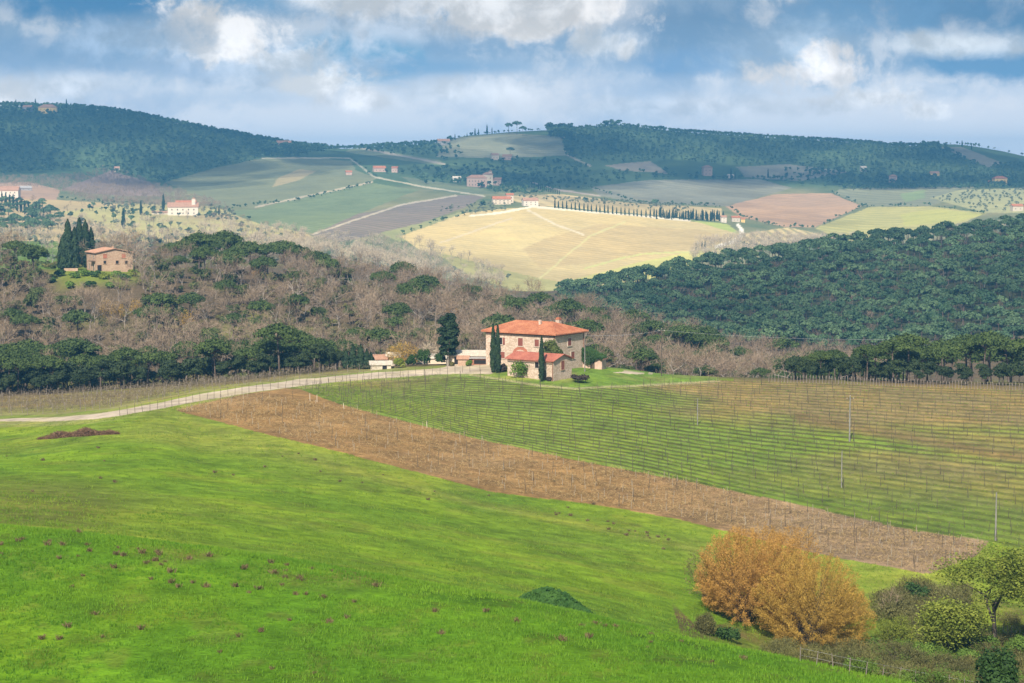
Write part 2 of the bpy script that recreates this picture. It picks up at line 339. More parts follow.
frac = np.clip(GK - 8, 0, 1); rows[mv] = (frac * 34 + fbm(GX / 30, GY / 30, 55, 2) * .10)[mv]
paint(mv, (.145, .205, .032), 2, (.10, .105, .03)); 
blend(mv, (.235, .16, .075), sstep(.0, .5, n_c + (frac - .45) * 1.0 + sstep(600, 950, GU) * .4) * .85)
blend(mv, (.20, .12, .06), sstep(10, 0, dline([(800, 418), (880, 432), (1000, 455), (1100, 470)], U_, V_)) * .7)
blend(mv, (.10, .165, .02), sstep(.5, .1, frac) * sstep(600, 800, GU) * .7)
alb2[mv] = alb2[mv] * .55 + np.array([.055, .07, .018]) * .45
ml = fl & inpoly(P_LVINE, U_, V_); rows[ml] = (np.clip(GK - 8, 0, 1) * 12)[ml]
paint(ml, (.20, .175, .06), 2, (.17, .115, .06)); blend(ml, (.20, .22, .05), sstep(-.1, .5, n_a) * .6)
ms = fl & inpoly(P_SOIL, U_, V_); rows[ms] = ((GK - 7) * 11)[ms]
paint(ms, (.25, .15, .057), 1); blend(ms, (.19, .115, .05), sstep(.0, .4, n_b) * .5); blend(ms, (.28, .185, .09), sstep(-.2, .5, n_a) * .6); blend(ms, (.22, .165, .11), sstep(560, 900, GU) * .7)
# lawn and yard at the farm, then the track
P_LAWN = [(452, 377), (490, 378), (520, 384), (570, 389), (640, 386), (700, 382), (730, 379), (690, 374), (640, 366), (600, 362), (585, 360), (500, 360), (470, 371)]
mw = fl & inpoly(P_LAWN, U_, V_); paint(mw, (.125, .20, .03), 6); blend(mw, (.18, .21, .05), sstep(-.1, .4, n_b))
blend(mw | mv, (.33, .29, .15), sstep(1.6, .4, dline([(470, 375), (500, 379), (540, 385.5), (575, 388.5), (640, 385.5), (720, 381)], U_, V_)) * .75)
rd = fl & (dline(ROAD, U_, V_) < np.interp(U_, [0, 60, 200, 300, 440, 480], [1.3, 2.2, 3.4, 3.2, 3.0, 4.5]))
rd |= fl & inpoly([(445, 374), (440, 368), (470, 362), (490, 360), (500, 366), (492, 374), (470, 374)], U_, V_)
rd |= fl & inpoly([(612, 372.6), (625, 371.4), (655, 373.2), (640, 374.2)], U_, V_) & (GK < 9.4)
verge = fl & ~ms & (dline(ROAD, U_, V_) < 7) & (GU < 480)
blend(verge, (.24, .23, .09), .5 + n_b * .6)
paint(rd, (.40, .325, .235), 3); blend(rd, (.40, .33, .2), sstep(.1, .5, n_b) * .6)
# woods
wd = (GK >= 9.02) & (GK < 14) & ~mw & ~rd
paint(wd, (.105, .078, .045), 4); blend(wd, (.13, .135, .035), sstep(.0, .5, n_a) * .8)
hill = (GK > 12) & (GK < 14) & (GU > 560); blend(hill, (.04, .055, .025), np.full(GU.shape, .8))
blend(wd, (.16, .20, .03), sstep(45, 10, np.hypot((U_ - 100) / 1.7, (V_ - 272) * 2.4)) * .9)
lg = (GK > 11) & (GU < 75) & (GK < 13.6); blend(lg, (.12, .19, .035), .8 + n_b)
# far country
fa = GK >= 13.6
fa &= ~((GK < 14) & (GU > 560))
paint(fa, (.085, .125, .055), 5); blend(fa, (.24, .22, .11), sstep(184, 192, GV) * (.6 + fbm(GX / 60, GY / 90, 71, 3)))
# straight stripes on the far vineyards, spaced in metres
def stripes(ang, gap): return (GX * math.cos(ang) + GY * math.sin(ang)) / gap
FIELDS = [
 ([(-60, 190), (60, 200), (130, 205), (240, 215), (310, 235), (330, 262), (-60, 268)], (.42, .32, .16), (.30, .28, .11), None),
 ([(60, 212), (130, 203), (215, 207), (300, 232), (240, 250), (130, 235)], (.42, .37, .15), (.46, .33, .18), None),
 ([(165, 182), (215, 168), (256, 159), (300, 157), (352, 161), (355, 170), (376, 178), (370, 183), (300, 200), (256, 208), (225, 207), (198, 196)], (.20, .205, .11), (.175, .18, .092), (1.2, 16)),
 ([(278, 178), (300, 169), (316, 171), (300, 180), (272, 187)], (.33, .27, .14), None, None),  # pale tan patch on the green hillside, a spot of sun put into the colour
 ([(225, 211), (256, 209), (372, 183), (420, 190), (400, 197), (313, 233), (262, 225)], (.19, .225, .11), (.15, .185, .085), (.9, 16)),
 ([(310, 235), (358, 214), (455, 195), (486, 196), (464, 208), (420, 224), (380, 234), (340, 242)], (.235, .18, .15), (.17, .15, .10), (.9, 18)),
 ([(380, 233), (425, 222), (464, 211), (470, 214), (420, 236), (400, 242)], (.27, .27, .12), None, None),
 ([(400, 236), (440, 222), (464, 213), (512, 208), (540, 206), (560, 208), (620, 214), (700, 222), (732, 228), (742, 236), (735, 244), (700, 254), (640, 268), (570, 285), (530, 280), (480, 265), (420, 250)], (.55, .43, .20), (.49, .38, .175), (1.35, 16)),
 ([(520, 246), (600, 224), (700, 230), (735, 238), (690, 250), (600, 262), (540, 268)], (.50, .38, .18), (.45, .335, .155), (1.35, 15)),
 ([(470, 236), (512, 219), (560, 232), (520, 250)], (.56, .44, .2), None, None),
 ([(560, 283), (640, 262), (720, 246), (738, 245), (700, 262), (620, 290)], (.50, .46, .15), None, None),
 ([(430, 250), (520, 274), (570, 284), (640, 268), (640, 300), (545, 300), (470, 276)], (.40, .36, .14), None, None),
 ([(690, 220), (728, 224), (740, 234), (728, 231)], (.36, .40, .11), None, None),
 ([(500, 196), (560, 194), (640, 204), (722, 208), (722, 221), (640, 214), (560, 207), (530, 206)], (.54, .42, .21), (.42, .33, .17), (.2, 30)),
 ([(742, 234), (790, 227), (845, 241), (800, 247), (735, 249)], (.56, .44, .21), (.33, .28, .14), (.0, 11)),
 ([(725, 206), (775, 194), (830, 193), (862, 206), (815, 227), (785, 227), (740, 217)], (.45, .29, .17), (.39, .25, .15), (.7, 24)),
 ([(815, 228), (870, 207), (930, 206), (985, 213), (965, 222), (900, 234), (850, 243)], (.42, .38, .14), (.36, .33, .12), (.5, 22)),
 ([(900, 214), (940, 209), (985, 214), (960, 221), (905, 226)], (.42, .40, .12), None, None),
 ([(840, 189), (975, 186), (965, 196), (930, 206), (866, 206), (832, 193)], (.24, .24, .14), (.20, .20, .12), (.4, 24)),
 ([(900, 194), (925, 190), (925, 198), (905, 202)], (.22, .27, .12), None, None),
 ([(930, 198), (960, 190), (1100, 185), (1100, 214), (985, 213)], (.34, .33, .16), None, None),
 ([(590, 187), (650, 180), (760, 179), (792, 188), (728, 206), (640, 203), (600, 196)], (.25, .24, .17), (.21, .20, .14), (1.0, 26)),
 ([(447, 138), (512, 133), (562, 137), (566, 155), (512, 158), (436, 157)], (.26, .25, .16), (.22, .22, .13), (1.5, 20)),
 ([(604, 165), (650, 161), (660, 167), (668, 174), (620, 170)], (.30, .25, .18), None, None),
 ([(736, 167), (790, 164), (850, 172), (800, 181), (745, 177)], (.24, .22, .16), None, None),
 ([(940, 147), (962, 147), (1003, 163), (990, 168)], (.26, .23, .16), None, None),
 ([(355, 146), (440, 160), (446, 166), (400, 160), (345, 152)], (.19, .21, .11), None, None),
 ([(-60, 184), (30, 182), (60, 190), (56, 200), (-60, 197)], (.38, .25, .16), None, None),
 ([(60, 190), (110, 171), (150, 182), (165, 196), (120, 196)], (.27, .19, .15), None, None),
 ([(400, 176), (470, 186), (500, 194), (460, 195), (420, 188)], (.15, .17, .09), None, None),
]
fb = fbm(GX / 120, GY / 160, 21, 3)
for P, c, c2, st in FIELDS:
    mk = fa & inpoly(P, U_, V_); paint(mk, c, 1, c2 or tuple(x * .93 for x in c))
    rows[mk] = stripes(*st)[mk] if st else 0.0
    blend(mk, tuple(x * .78 for x in (c2 or c)), sstep(0, .5, fb) * .7)
    if st is None: alb2[mk] = alb[mk]
for P, w, c in [([(256, 207), (372, 182)], .8, (.42, .36, .24)), ([(313, 234), (400, 205), (456, 195.5)], .8, (.42, .36, .26)), ([(262, 158), (350, 158), (374, 177), (420, 186), (484, 196)], .7, (.42, .38, .26)),
                ([(350, 146), (445, 164)], 1.0, (.38, .33, .24)), ([(470, 216), (500, 213), (520, 209), (535, 206)], 1.0, (.7, .62, .46)), ([(530, 206.5), (560, 209), (640, 216), (690, 220.5)], .9, (.68, .60, .44)),
                ([(528, 210), (555, 224), (584, 235)], .9, (.62, .52, .34)), ([(440, 243), (512, 218)], .8, (.55, .45, .28)), ([(540, 278), (590, 236), (625, 222)], .9, (.52, .45, .2)),
                ([(565, 135), (567, 155), (590, 166)], .8, (.36, .31, .22)), ([(585, 268), (640, 254), (690, 252)], .8, (.5, .48, .18)), ([(522, 180), (560, 190), (600, 196)], .8, (.4, .33, .26))]:
    mk = fa & (dline(P, U_, V_) < w); paint(mk, c); rows[mk] = 0
mk = fa & (dline([(738, 225), (742, 231), (740, 237), (732, 242), (716, 247)], U_, V_) < 1.7); paint(mk, (.74, .68, .54), 3); rows[mk] = 0
blend(near, (.10, .12, .02), sstep(.05, .45, fbm(GX / 2.2, GY / 3.2, 81, 3)) * .45); blend(mid & (REG == 0), (.12, .13, .025), sstep(.05, .45, fbm(GX / 4.5, GY / 4.0, 82, 3)) * .4)
blend(mid & (REG == 0), (.19, .22, .035), sstep(75, 5, dline([(176, 415), (250, 432), (340, 455), (424, 477), (494, 496), (596, 509), (680, 524), (757, 542), (855, 566), (929, 580)], U_, V_)) * (.45 + n_c))
alb2[alb2 < 0] = .05
nj = (1 + .30 * fbm(GX / 3.5, GY / 3.0, 31, 3) + .30 * fbm(GX / 1.3, GY / 1.6, 33, 2))[..., None]; sel = (GK < 9)[..., None]
alb = np.where(sel, np.clip(alb * nj, .006, .9), alb); alb2 = np.where(sel, np.clip(alb2 * nj, .006, .9), alb2)
vid = np.arange(nr * nc).reshape(nr, nc)
Fq = np.stack([vid[:-1, :-1], vid[:-1, 1:], vid[1:, 1:], vid[1:, :-1]], -1).reshape(-1, 4)
FR = REG[:-1, :-1].ravel(); FAR = fa[:-1, :-1].ravel()
PV = np.stack([GX, GY, GZ], -1).reshape(-1, 3)
def sheet(name, fm, mat):
    f = Fq[fm]
    if not len(f): return
    used, inv = np.unique(f.ravel(), return_inverse=True)
    me = np_mesh(name, PV[used], inv.reshape(-1, 4), mat, True)
    for an, arr in (('albedo', alb), ('albedo_b', alb2)):
        a = me.attributes.new(an, 'FLOAT_COLOR', 'POINT'); c4 = np.ones((len(used), 4), np.float32); c4[:, :3] = arr.reshape(-1, 3)[used]; a.data.foreach_set('color', c4.ravel())
    a = me.attributes.new('rows', 'FLOAT', 'POINT'); a.data.foreach_set('value', rows.ravel()[used])
    return T(link(name, me), kind='structure')
sheet('meadow', FR == 0, GM['grass']); sheet('ploughed_field', (FR == 1) & ~FAR, GM['soil']); sheet('vineyard_ground', FR == 2, GM['vine'])
sheet('gravel_track', (FR == 3) & ~FAR, GM['track']); sheet('distant_road', (FR == 3) & FAR, GM['far']); sheet('woodland_floor', FR == 4, GM['wood'])
sheet('hills', FR == 5, GM['far']); sheet('distant_fields', (FR == 1) & FAR, GM['far']); sheet('farm_lawn', FR == 6, GM['grass'])
# the hilltop the photograph is taken from
hx, hy = np.meshgrid(np.linspace(-60, 60, 40), np.linspace(-120, 2.0, 40)); hz = -2.0 + .3 * fbm(hx / 9, hy / 9, 3, 3) - .0012 * hx ** 2 - .00035 * hy ** 2
hv = np.arange(1600).reshape(40, 40); me = np_mesh('hilltop', np.stack([hx, hy, hz], -1).reshape(-1, 3), np.stack([hv[:-1, :-1], hv[:-1, 1:], hv[1:, 1:], hv[1:, :-1]], -1).reshape(-1, 4), GM['grass'], True)
for an in ('albedo', 'albedo_b'):
    a = me.attributes.new(an, 'FLOAT_COLOR', 'POINT'); a.data.foreach_set('color', np.tile(np.array([.1, .2, .02, 1], np.float32), 1600))
T(link('hilltop', me), kind='structure')

# ------------------------------------------------------------------ clouds out of view, added to keep the sun off the hills
m, N, b, o = new_mat('cloud_white'); b.inputs['Base Color'].default_value = (.9, .9, .9, 1); b.inputs['Roughness'].default_value = 1
tr = N.node('ShaderNodeBsdfTransparent'); tr.inputs[0].default_value = (1, 1, 1, 1)
mx = N.node('ShaderNodeMixShader'); mx.inputs[0].default_value = .66; N.l.new(tr.outputs[0], mx.inputs[1]); N.l.new(b.outputs[0], mx.inputs[2]); N.l.new(mx.outputs[0], o.inputs[0])
M_CLOUD = m
def ico(sub):
    import bmesh
    bm = bmesh.new(); bmesh.ops.create_icosphere(bm, subdivisions=sub, radius=1); V = np.array([v.co[:] for v in bm.verts]); F = np.array([[v.index for v in f.verts] for f in bm.faces]); bm.free(); return V, F
ICO2, ICO3 = ico(2), ico(3)
def cloud_mat(op):
    m = M_CLOUD.copy(); [x for x in m.node_tree.nodes if x.type == 'MIX_SHADER'][0].inputs[0].default_value = op; return m
def cloud(P, h, n, r0, r1, seed, op):
    """P: outline on the ground (x, y) of the shade the cloud throws; the bank itself floats h metres up towards the sun."""
    g = np.random.default_rng(seed); P = np.array(P, float); lo, hi = P.min(0), P.max(0); pts = []
    off = SUN_VEC[:2] / SUN_VEC[2] * h
    while len(pts) < n:
        q = lo + g.random((4000, 2)) * (hi - lo); q = q[inpoly(P, q[:, 0], q[:, 1])]
        pts += list(q[:n - len(pts)])
    Vs, Fs, k = [], [], 0
    for q in pts:
        r = g.uniform(r0, r1); V = ICO2[0].copy(); V = V * (1 + .22 * fbm(V[:, 0] * 1.7 + q[0], V[:, 1] * 1.7 + V[:, 2], 3, 2))[:, None] * r
        V[:, 2] = np.where(V[:, 2] < 0, V[:, 2] * .10, V[:, 2] * .30); V = V + [q[0] + off[0], q[1] + off[1], h + g.uniform(-8, 8)]
        Vs.append(V); Fs.append(ICO2[1] + k); k += len(V)
    return T(link('clouds', np_mesh('clouds', np.concatenate(Vs), np.concatenate(Fs), cloud_mat(op), True)), 'unseen cloud bank added to shade the hills', 'clouds', kind='stuff')
def XY(u, Y): return ((u - 512) / FPX * Y, Y)
cloud([XY(-200, 2900), XY(170, 2600), XY(300, 2700), XY(420, 2750), XY(560, 2500), XY(700, 2900), XY(1000, 2750), XY(1300, 2700), XY(1200, 4300), XY(500, 4400), XY(-200, 4300)], 900, 420, 60, 120, 1, .2)
cloud([XY(560, 880), XY(700, 740), XY(1100, 720), XY(1300, 900), XY(1200, 1400), XY(850, 1370), XY(700, 1250), XY(580, 1120)], 620, 170, 22, 45, 2, .06)
# the air: one even box of thin haze
HZ = 1.6e-4
m = bpy.data.materials.new('haze'); m.use_nodes = True; N = NT(m.node_tree); N.n.clear()
pv = N.node('ShaderNodeVolumePrincipled'); pv.inputs['Density'].default_value = HZ; pv.inputs['Color'].default_value = (.18, .58, 1.0, 1); pv.inputs['Anisotropy'].default_value = .15
N.l.new(pv.outputs[0], N.node('ShaderNodeOutputMaterial').inputs['Volume'])
zlo = float(GZ.min()) - 2; zhi = 135.0
bx = np.array([[x, y, z] for z in (zlo, zhi) for y in (-300, 8600) for x in (-14500, 14500)], float)
T(link('haze', np_mesh('haze', bx, np.array([[0, 2, 3, 1], [4, 5, 7, 6], [0, 1, 5, 4], [2, 6, 7, 3], [0, 4, 6, 2], [1, 3, 7, 5]]), m)), kind='stuff')
# ------------------------------------------------------------------ plant materials
def leaf_mat(name, ca, cb, transl=.25, jit=.5, tcol=None):
    m, N, b, o = new_mat(name)
    t = N.attr('tint', 'Fac'); r = N.node('ShaderNodeObjectInfo').outputs['Random']
    f = N.m('ADD', N.m('MULTIPLY', t, 1 - jit * .5), N.m('MULTIPLY', r, jit * .5), clamp=True)
    c = N.mix(f, ca, cb); N.put(b.inputs['Base Color'], c); b.inputs['Roughness'].default_value = .7
    if transl:
        tr = N.node('ShaderNodeBsdfTranslucent'); N.put(tr.inputs[0], c); mx = N.node('ShaderNodeMixShader'); mx.inputs[0].default_value = transl
        N.l.new(b.outputs[0], mx.inputs[1]); N.l.new(tr.outputs[0], mx.inputs[2]); N.l.new(mx.outputs[0], o.inputs[0])
    return m
def bark_mat(name, ca, cb):
    m, N, b, o = new_mat(name); n = N.noise(N.scale(N.node('ShaderNodeTexCoord').outputs['Object'], (3, 3, .8)), 2.0, 4, .6)
    N.put(b.inputs['Base Color'], N.mix(N.ramp(n, .35, .65), ca, cb)); bump(N, b, n, .05); return m
LM = {
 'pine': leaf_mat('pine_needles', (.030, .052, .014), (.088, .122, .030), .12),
 'farpine': leaf_mat('far_pine_needles', (.038, .078, .036), (.125, .185, .08), .12),  # lighter and bluer than the near needles, haze put into the leaf colour
 'oak': leaf_mat('evergreen_leaves', (.035, .055, .018), (.11, .13, .035), .15, .9), 'shade': leaf_mat('shaded_leaves', (.018, .03, .012), (.045, .065, .022), .08, .9),  # understorey leaves set darker, shade under the pines put into the colour
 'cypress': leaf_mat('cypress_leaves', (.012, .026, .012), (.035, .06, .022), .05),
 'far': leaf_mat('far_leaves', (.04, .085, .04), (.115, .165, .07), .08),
 'twig': leaf_mat('bare_twigs', (.12, .085, .055), (.34, .25, .165), .0, .9),
 'twig_p': leaf_mat('pale_twigs', (.32, .25, .17), (.54, .45, .31), .0, .8),
 'gold': leaf_mat('golden_leaves', (.26, .165, .036), (.60, .385, .08), .35, .25),
 'rust': leaf_mat('orange_leaves', (.29, .165, .045), (.66, .375, .095), .35, .25),
 'spring': leaf_mat('spring_leaves', (.11, .15, .02), (.28, .31, .05), .35, .3),
 'fresh': leaf_mat('fresh_leaves', (.07, .13, .02), (.17, .25, .04), .3),
 'box': leaf_mat('dark_bush_leaves', (.015, .035, .01), (.05, .10, .02), .12),
 'olive': leaf_mat('olive_leaves', (.10, .12, .075), (.20, .22, .14), .1),
 'bramble': leaf_mat('bramble', (.075, .065, .022), (.18, .17, .055), .15),
 'vinewood': leaf_mat('vine_wood', (.09, .07, .045), (.17, .135, .08), .0), 'olivescrub': leaf_mat('olive_scrub_leaves', (.07, .07, .025), (.16, .15, .05), .2),
 'moor': leaf_mat('dry_weed', (.085, .06, .028), (.20, .145, .07), .15),
 'purple': leaf_mat('dark_shrub_leaves', (.03, .025, .022), (.07, .05, .035), .1),
 'straw': leaf_mat('dry_straw', (.27, .18, .075), (.48, .35, .16), .1),
 'blossom': leaf_mat('blossom', (.55, .48, .42), (.75, .68, .62), .3),
 'turf': leaf_mat('grass_blades', (.07, .185, .01), (.17, .30, .02), .35),
 'turf2': leaf_mat('grass_blades_pale', (.10, .19, .014), (.22, .29, .03), .35),
 'mound': leaf_mat('mound_leaves', (.022, .065, .012), (.06, .13, .022), .15)}
BM = {'bark': bark_mat('pine_bark', (.07, .05, .038), (.15, .115, .09)), 'grey': bark_mat('grey_bark', (.14, .115, .09), (.34, .29, .235)), 'dark': bark_mat('dark_bark', (.05, .04, .03), (.12, .10, .07)),
      'post': bark_mat('weathered_post', (.05, .04, .03), (.12, .095, .07)), 'stake': bark_mat('pale_stake', (.24, .20, .145), (.40, .34, .25)), 'trellis': bark_mat('grey_trellis_post', (.16, .13, .11), (.30, .25, .21)), 'pole': bark_mat('grey_pole', (.15, .14, .12), (.25, .235, .21))}

# ------------------------------------------------------------------ plant shapes
def unit(v): return v / (np.linalg.norm(v, axis=-1, keepdims=True) + 1e-9)
def cards(P, Nn, w, h, g, up=None):
    """one small quad per point, roughly facing Nn, sides w by h; h runs along 'up' if given"""
    n = len(P); a = unit(np.cross(Nn, g.normal(size=(n, 3)) if up is None else up) + 1e-6); b2 = unit(np.cross(a, Nn))
    w = np.broadcast_to(np.asarray(w, float), (n,))[:, None] * .5; h = np.broadcast_to(np.asarray(h, float), (n,))[:, None] * .5
    V = np.stack([P - a * w - b2 * h, P + a * w - b2 * h, P + a * w * .6 + b2 * h, P - a * w * .6 + b2 * h], 1).reshape(-1, 3)
    return V, np.arange(n * 4).reshape(n, 4)
def tube(pts, rad, n=5):
    pts = np.asarray(pts, float); rad = np.asarray(rad, float); Vs = []
    for i, p in enumerate(pts):
        d = unit(pts[min(i + 1, len(pts) - 1)] - pts[max(i - 1, 0)]); a = unit(np.cross(d, [.31, .95, .1])); c = np.cross(d, a)
        t = np.arange(n) / n * 2 * math.pi; Vs.append(p + rad[i] * (np.cos(t)[:, None] * a + np.sin(t)[:, None] * c))
    F = [[k * n + j, k * n + (j + 1) % n, (k + 1) * n + (j + 1) % n, (k + 1) * n + j] for k in range(len(pts) - 1) for j in range(n)]
    return np.concatenate(Vs), np.array(F)
def join(parts):
    Vs, Fs, k = [], {}, 0
    for V, F in parts:
        if not len(V): continue
        Vs.append(V); Fs.setdefault(F.shape[1], []).append(F + k); k += len(V)
    return np.concatenate(Vs), [np.concatenate(f) for f in Fs.values()]
def clump(c, rx, rz, n, size, g, tint, low=-.35):
    d = unit(g.normal(size=(n, 3))); d[:, 2] = np.where(d[:, 2] < low, -d[:, 2] * .6, d[:, 2]); rr = g.uniform(.72, 1.06, n)[:, None]
    P = c + d * rr * [rx, rx, rz]; Nn = unit(d / [rx, rx, rz] * rx + g.normal(size=(n, 3)) * .45)
    V, F = cards(P, Nn, size * g.uniform(.7, 1.3, n), size * g.uniform(.6, 1.2, n), g)
    return V, F, np.repeat(np.clip(tint + g.normal(size=n) * .14, 0, 1), 4)
def crown(clumps, g, n, size):
    Vs, Fs, Ts, k = [], [], [], 0
    for c, rx, rz in clumps:
        V, F, t = clump(np.array(c), rx, rz, n, size, g, g.uniform(.15, .85)); Vs.append(V); Fs.append(F + k); Ts.append(t); k += len(V)
    return np.concatenate(Vs), np.concatenate(Fs), np.concatenate(Ts)
def pine_shape(seed, H=10., R_=4.2, T_=2.9, n=105, size=.38, nc_=22):
    g = np.random.default_rng(seed); cl = []; parts = []
    lean = g.normal(size=2) * .5; top = np.array([lean[0], lean[1], H - T_])
    tr = [np.array([0, 0, -.5]), np.array([lean[0] * .3, lean[1] * .3, H * .3]), np.array([lean[0] * .8, lean[1] * .8, H * .55]), top + [0, 0, .4]]
    parts.append(tube(tr, [.26, .21, .17, .10], 6))
    for i in range(nc_):
        a = i * 2.4 + g.uniform(-.4, .4); r = R_ * math.sqrt((i + .3) / nc_) * .86
        z = H - T_ * .55 - (r / R_) ** 2 * T_ * .62 + g.uniform(-.35, .25); c = np.array([top[0] + r * math.cos(a), top[1] + r * math.sin(a), z])
        cl.append((c, g.uniform(1.05, 1.5) * R_ / 4.2, g.uniform(.95, 1.35) * T_ / 2.9))
        if i % 2: q = tr[2] + (top - tr[2]) * g.uniform(.2, .8); parts.append(tube([q, (q + c) / 2 + [0, 0, -.2], c + [0, 0, -.2]], [.10, .07, .03], 4))
    return join(parts), crown(cl, g, n, size)
def oak_shape(seed, H=8., R_=3.2, n=90, size=.42, nc_=16):
    g = np.random.default_rng(seed); cl = []; parts = [tube([[0, 0, -.5], [.1, .05, H * .25], [.05, .2, H * .6]], [.22, .17, .08], 6)]
    for i in range(nc_):
        d = unit(g.normal(size=3)); c = np.array([0, 0, H * .57]) + d * [R_, R_, H * .36] * g.uniform(.35, .72); cl.append((c, g.uniform(.9, 1.5) * R_ / 3.2, g.uniform(.8, 1.2) * H / 8))
        if i % 3 == 0: parts.append(tube([[.05, .1, H * .3], c], [.09, .03], 4))
    return join(parts), crown(cl, g, n, size)
def cypress_shape(seed, H=12., R_=1.0, n=900, size=.34, base=.03, pw=.8, rag=.12):
    g = np.random.default_rng(seed); t = g.random(n) ** .85; prof = np.minimum(1, (t + .02) / .16) ** .6 * (1 - t ** 2.3) ** pw
    a = g.random(n) * 6.283; ph = g.uniform(0, 6, 3); prof = prof * (1 + rag * np.sin(a * 3 + ph[0] + t * 9) + rag * np.sin(t * 31 + ph[1]) + g.normal(size=n) * rag * .7)
    P = np.stack([np.cos(a) * R_ * prof, np.sin(a) * R_ * prof, H * (base + (1 - base) * t)], 1)
    Nn = unit(np.stack([np.cos(a), np.sin(a), .35 + 0 * a], 1) + g.normal(size=(n, 3)) * .35)
    V, F = cards(P, Nn, size * g.uniform(.6, 1.1, n), size * 2.0 * g.uniform(.7, 1.3, n), g, np.array([[0, 0, 1.]]) + g.normal(size=(n, 3)) * .2)
    V2, F2 = tube([[0, 0, H * .06], [0, 0, H * .3], [0, 0, H * .7], [0, 0, H * .93]], [R_ * .55, R_ * .72, R_ * .55, R_ * .05], 8)
    tint = np.concatenate([np.repeat(np.clip(.5 + .28 * np.sin(a * 2 + t * 12) + g.normal(size=n) * .16, 0, 1), 4), np.full(len(V2), .15)])
    return tube([[0, 0, -.5], [0, 0, H * .25], [0, 0, H * .8]], [.18, .14, .04], 6), (np.concatenate([V, V2]), np.concatenate([F, F2 + len(V)]), tint)
def bare_shape(seed, H=9., spread=.62, lev=4, kids=3, tw=.035, trunkl=.30, ntw=3, twl=1.1):
    g = np.random.default_rng(seed); segs = []; tips = []
    def br(p, d, l, r, k):
        q = p + d * l; segs.append((p, q, r, r * .62, k))
        if k == lev: tips.append((q, d)); return
        for i in range(kids + (k > 0 and g.random() < .35)):
            nd = unit(d * .85 + g.normal(size=3) * spread + [0, 0, .22]); f = 1.0 if i == 0 else g.uniform(.55, 1); br(p + d * l * f, nd, l * g.uniform(.62, .82), r * .6, k + 1)
    br(np.array([0, 0, -.4]), unit(np.array([g.normal() * .06, g.normal() * .06, 1])), H * trunkl, H * .017, 0)
    zmax = max(q[2] for q, _ in tips); sc2 = H / (zmax + .3)
    tr = join([tube([p * sc2, (p + q) / 2 * sc2 + g.normal(size=3) * .04, q * sc2], [a * 1.1, (a + b2) / 2, b2], 4 if k < 2 else 3) for p, q, a, b2, k in segs if k < 3])
    Pm, Dm, Lm, Wm, Tm = [], [], [], [], []
    for p, q, a, b2, k in segs:
        if k >= 3: Pm.append((p + q) / 2); Dm.append(q - p); Lm.append(np.linalg.norm(q - p)); Wm.append(tw * 1.3); Tm.append(.3)
    for q, d in tips:
        for _ in range(ntw):
            nd = unit(d + g.normal(size=3) * .75 + [0, 0, .25]); l = twl * g.uniform(.6, 1.3) / sc2; Pm.append(q + nd * l * .5); Dm.append(nd * l); Lm.append(l); Wm.append(tw); Tm.append(.65)
    Pm, Dm = np.array(Pm) * sc2, np.array(Dm); n = len(Pm)
    side = unit(np.cross(Dm, g.normal(size=(n, 3)))); hw = side * (np.array(Wm)[:, None] * .5); hl = Dm * sc2 * .52
    V = np.stack([Pm - hl - hw, Pm - hl + hw, Pm + hl + hw * .5, Pm + hl - hw * .5], 1).reshape(-1, 3)
    return tr, (V, np.arange(4 * n).reshape(n, 4), np.repeat(np.clip(np.array(Tm) + g.normal(size=n) * .15, 0, 1), 4))
def bush_shape(seed, R_=1.5, H=1.8, n=70, size=.28, nc_=9):
    g = np.random.default_rng(seed); cl = []
    for i in range(nc_):
        a = g.uniform(0, 6.28); r = R_ * .6 * math.sqrt(g.random()); cl.append(([r * math.cos(a), r * math.sin(a), H * g.uniform(.25, .68)], R_ * g.uniform(.38, .55), H * g.uniform(.28, .4)))
    return crown(cl, g, n, size)
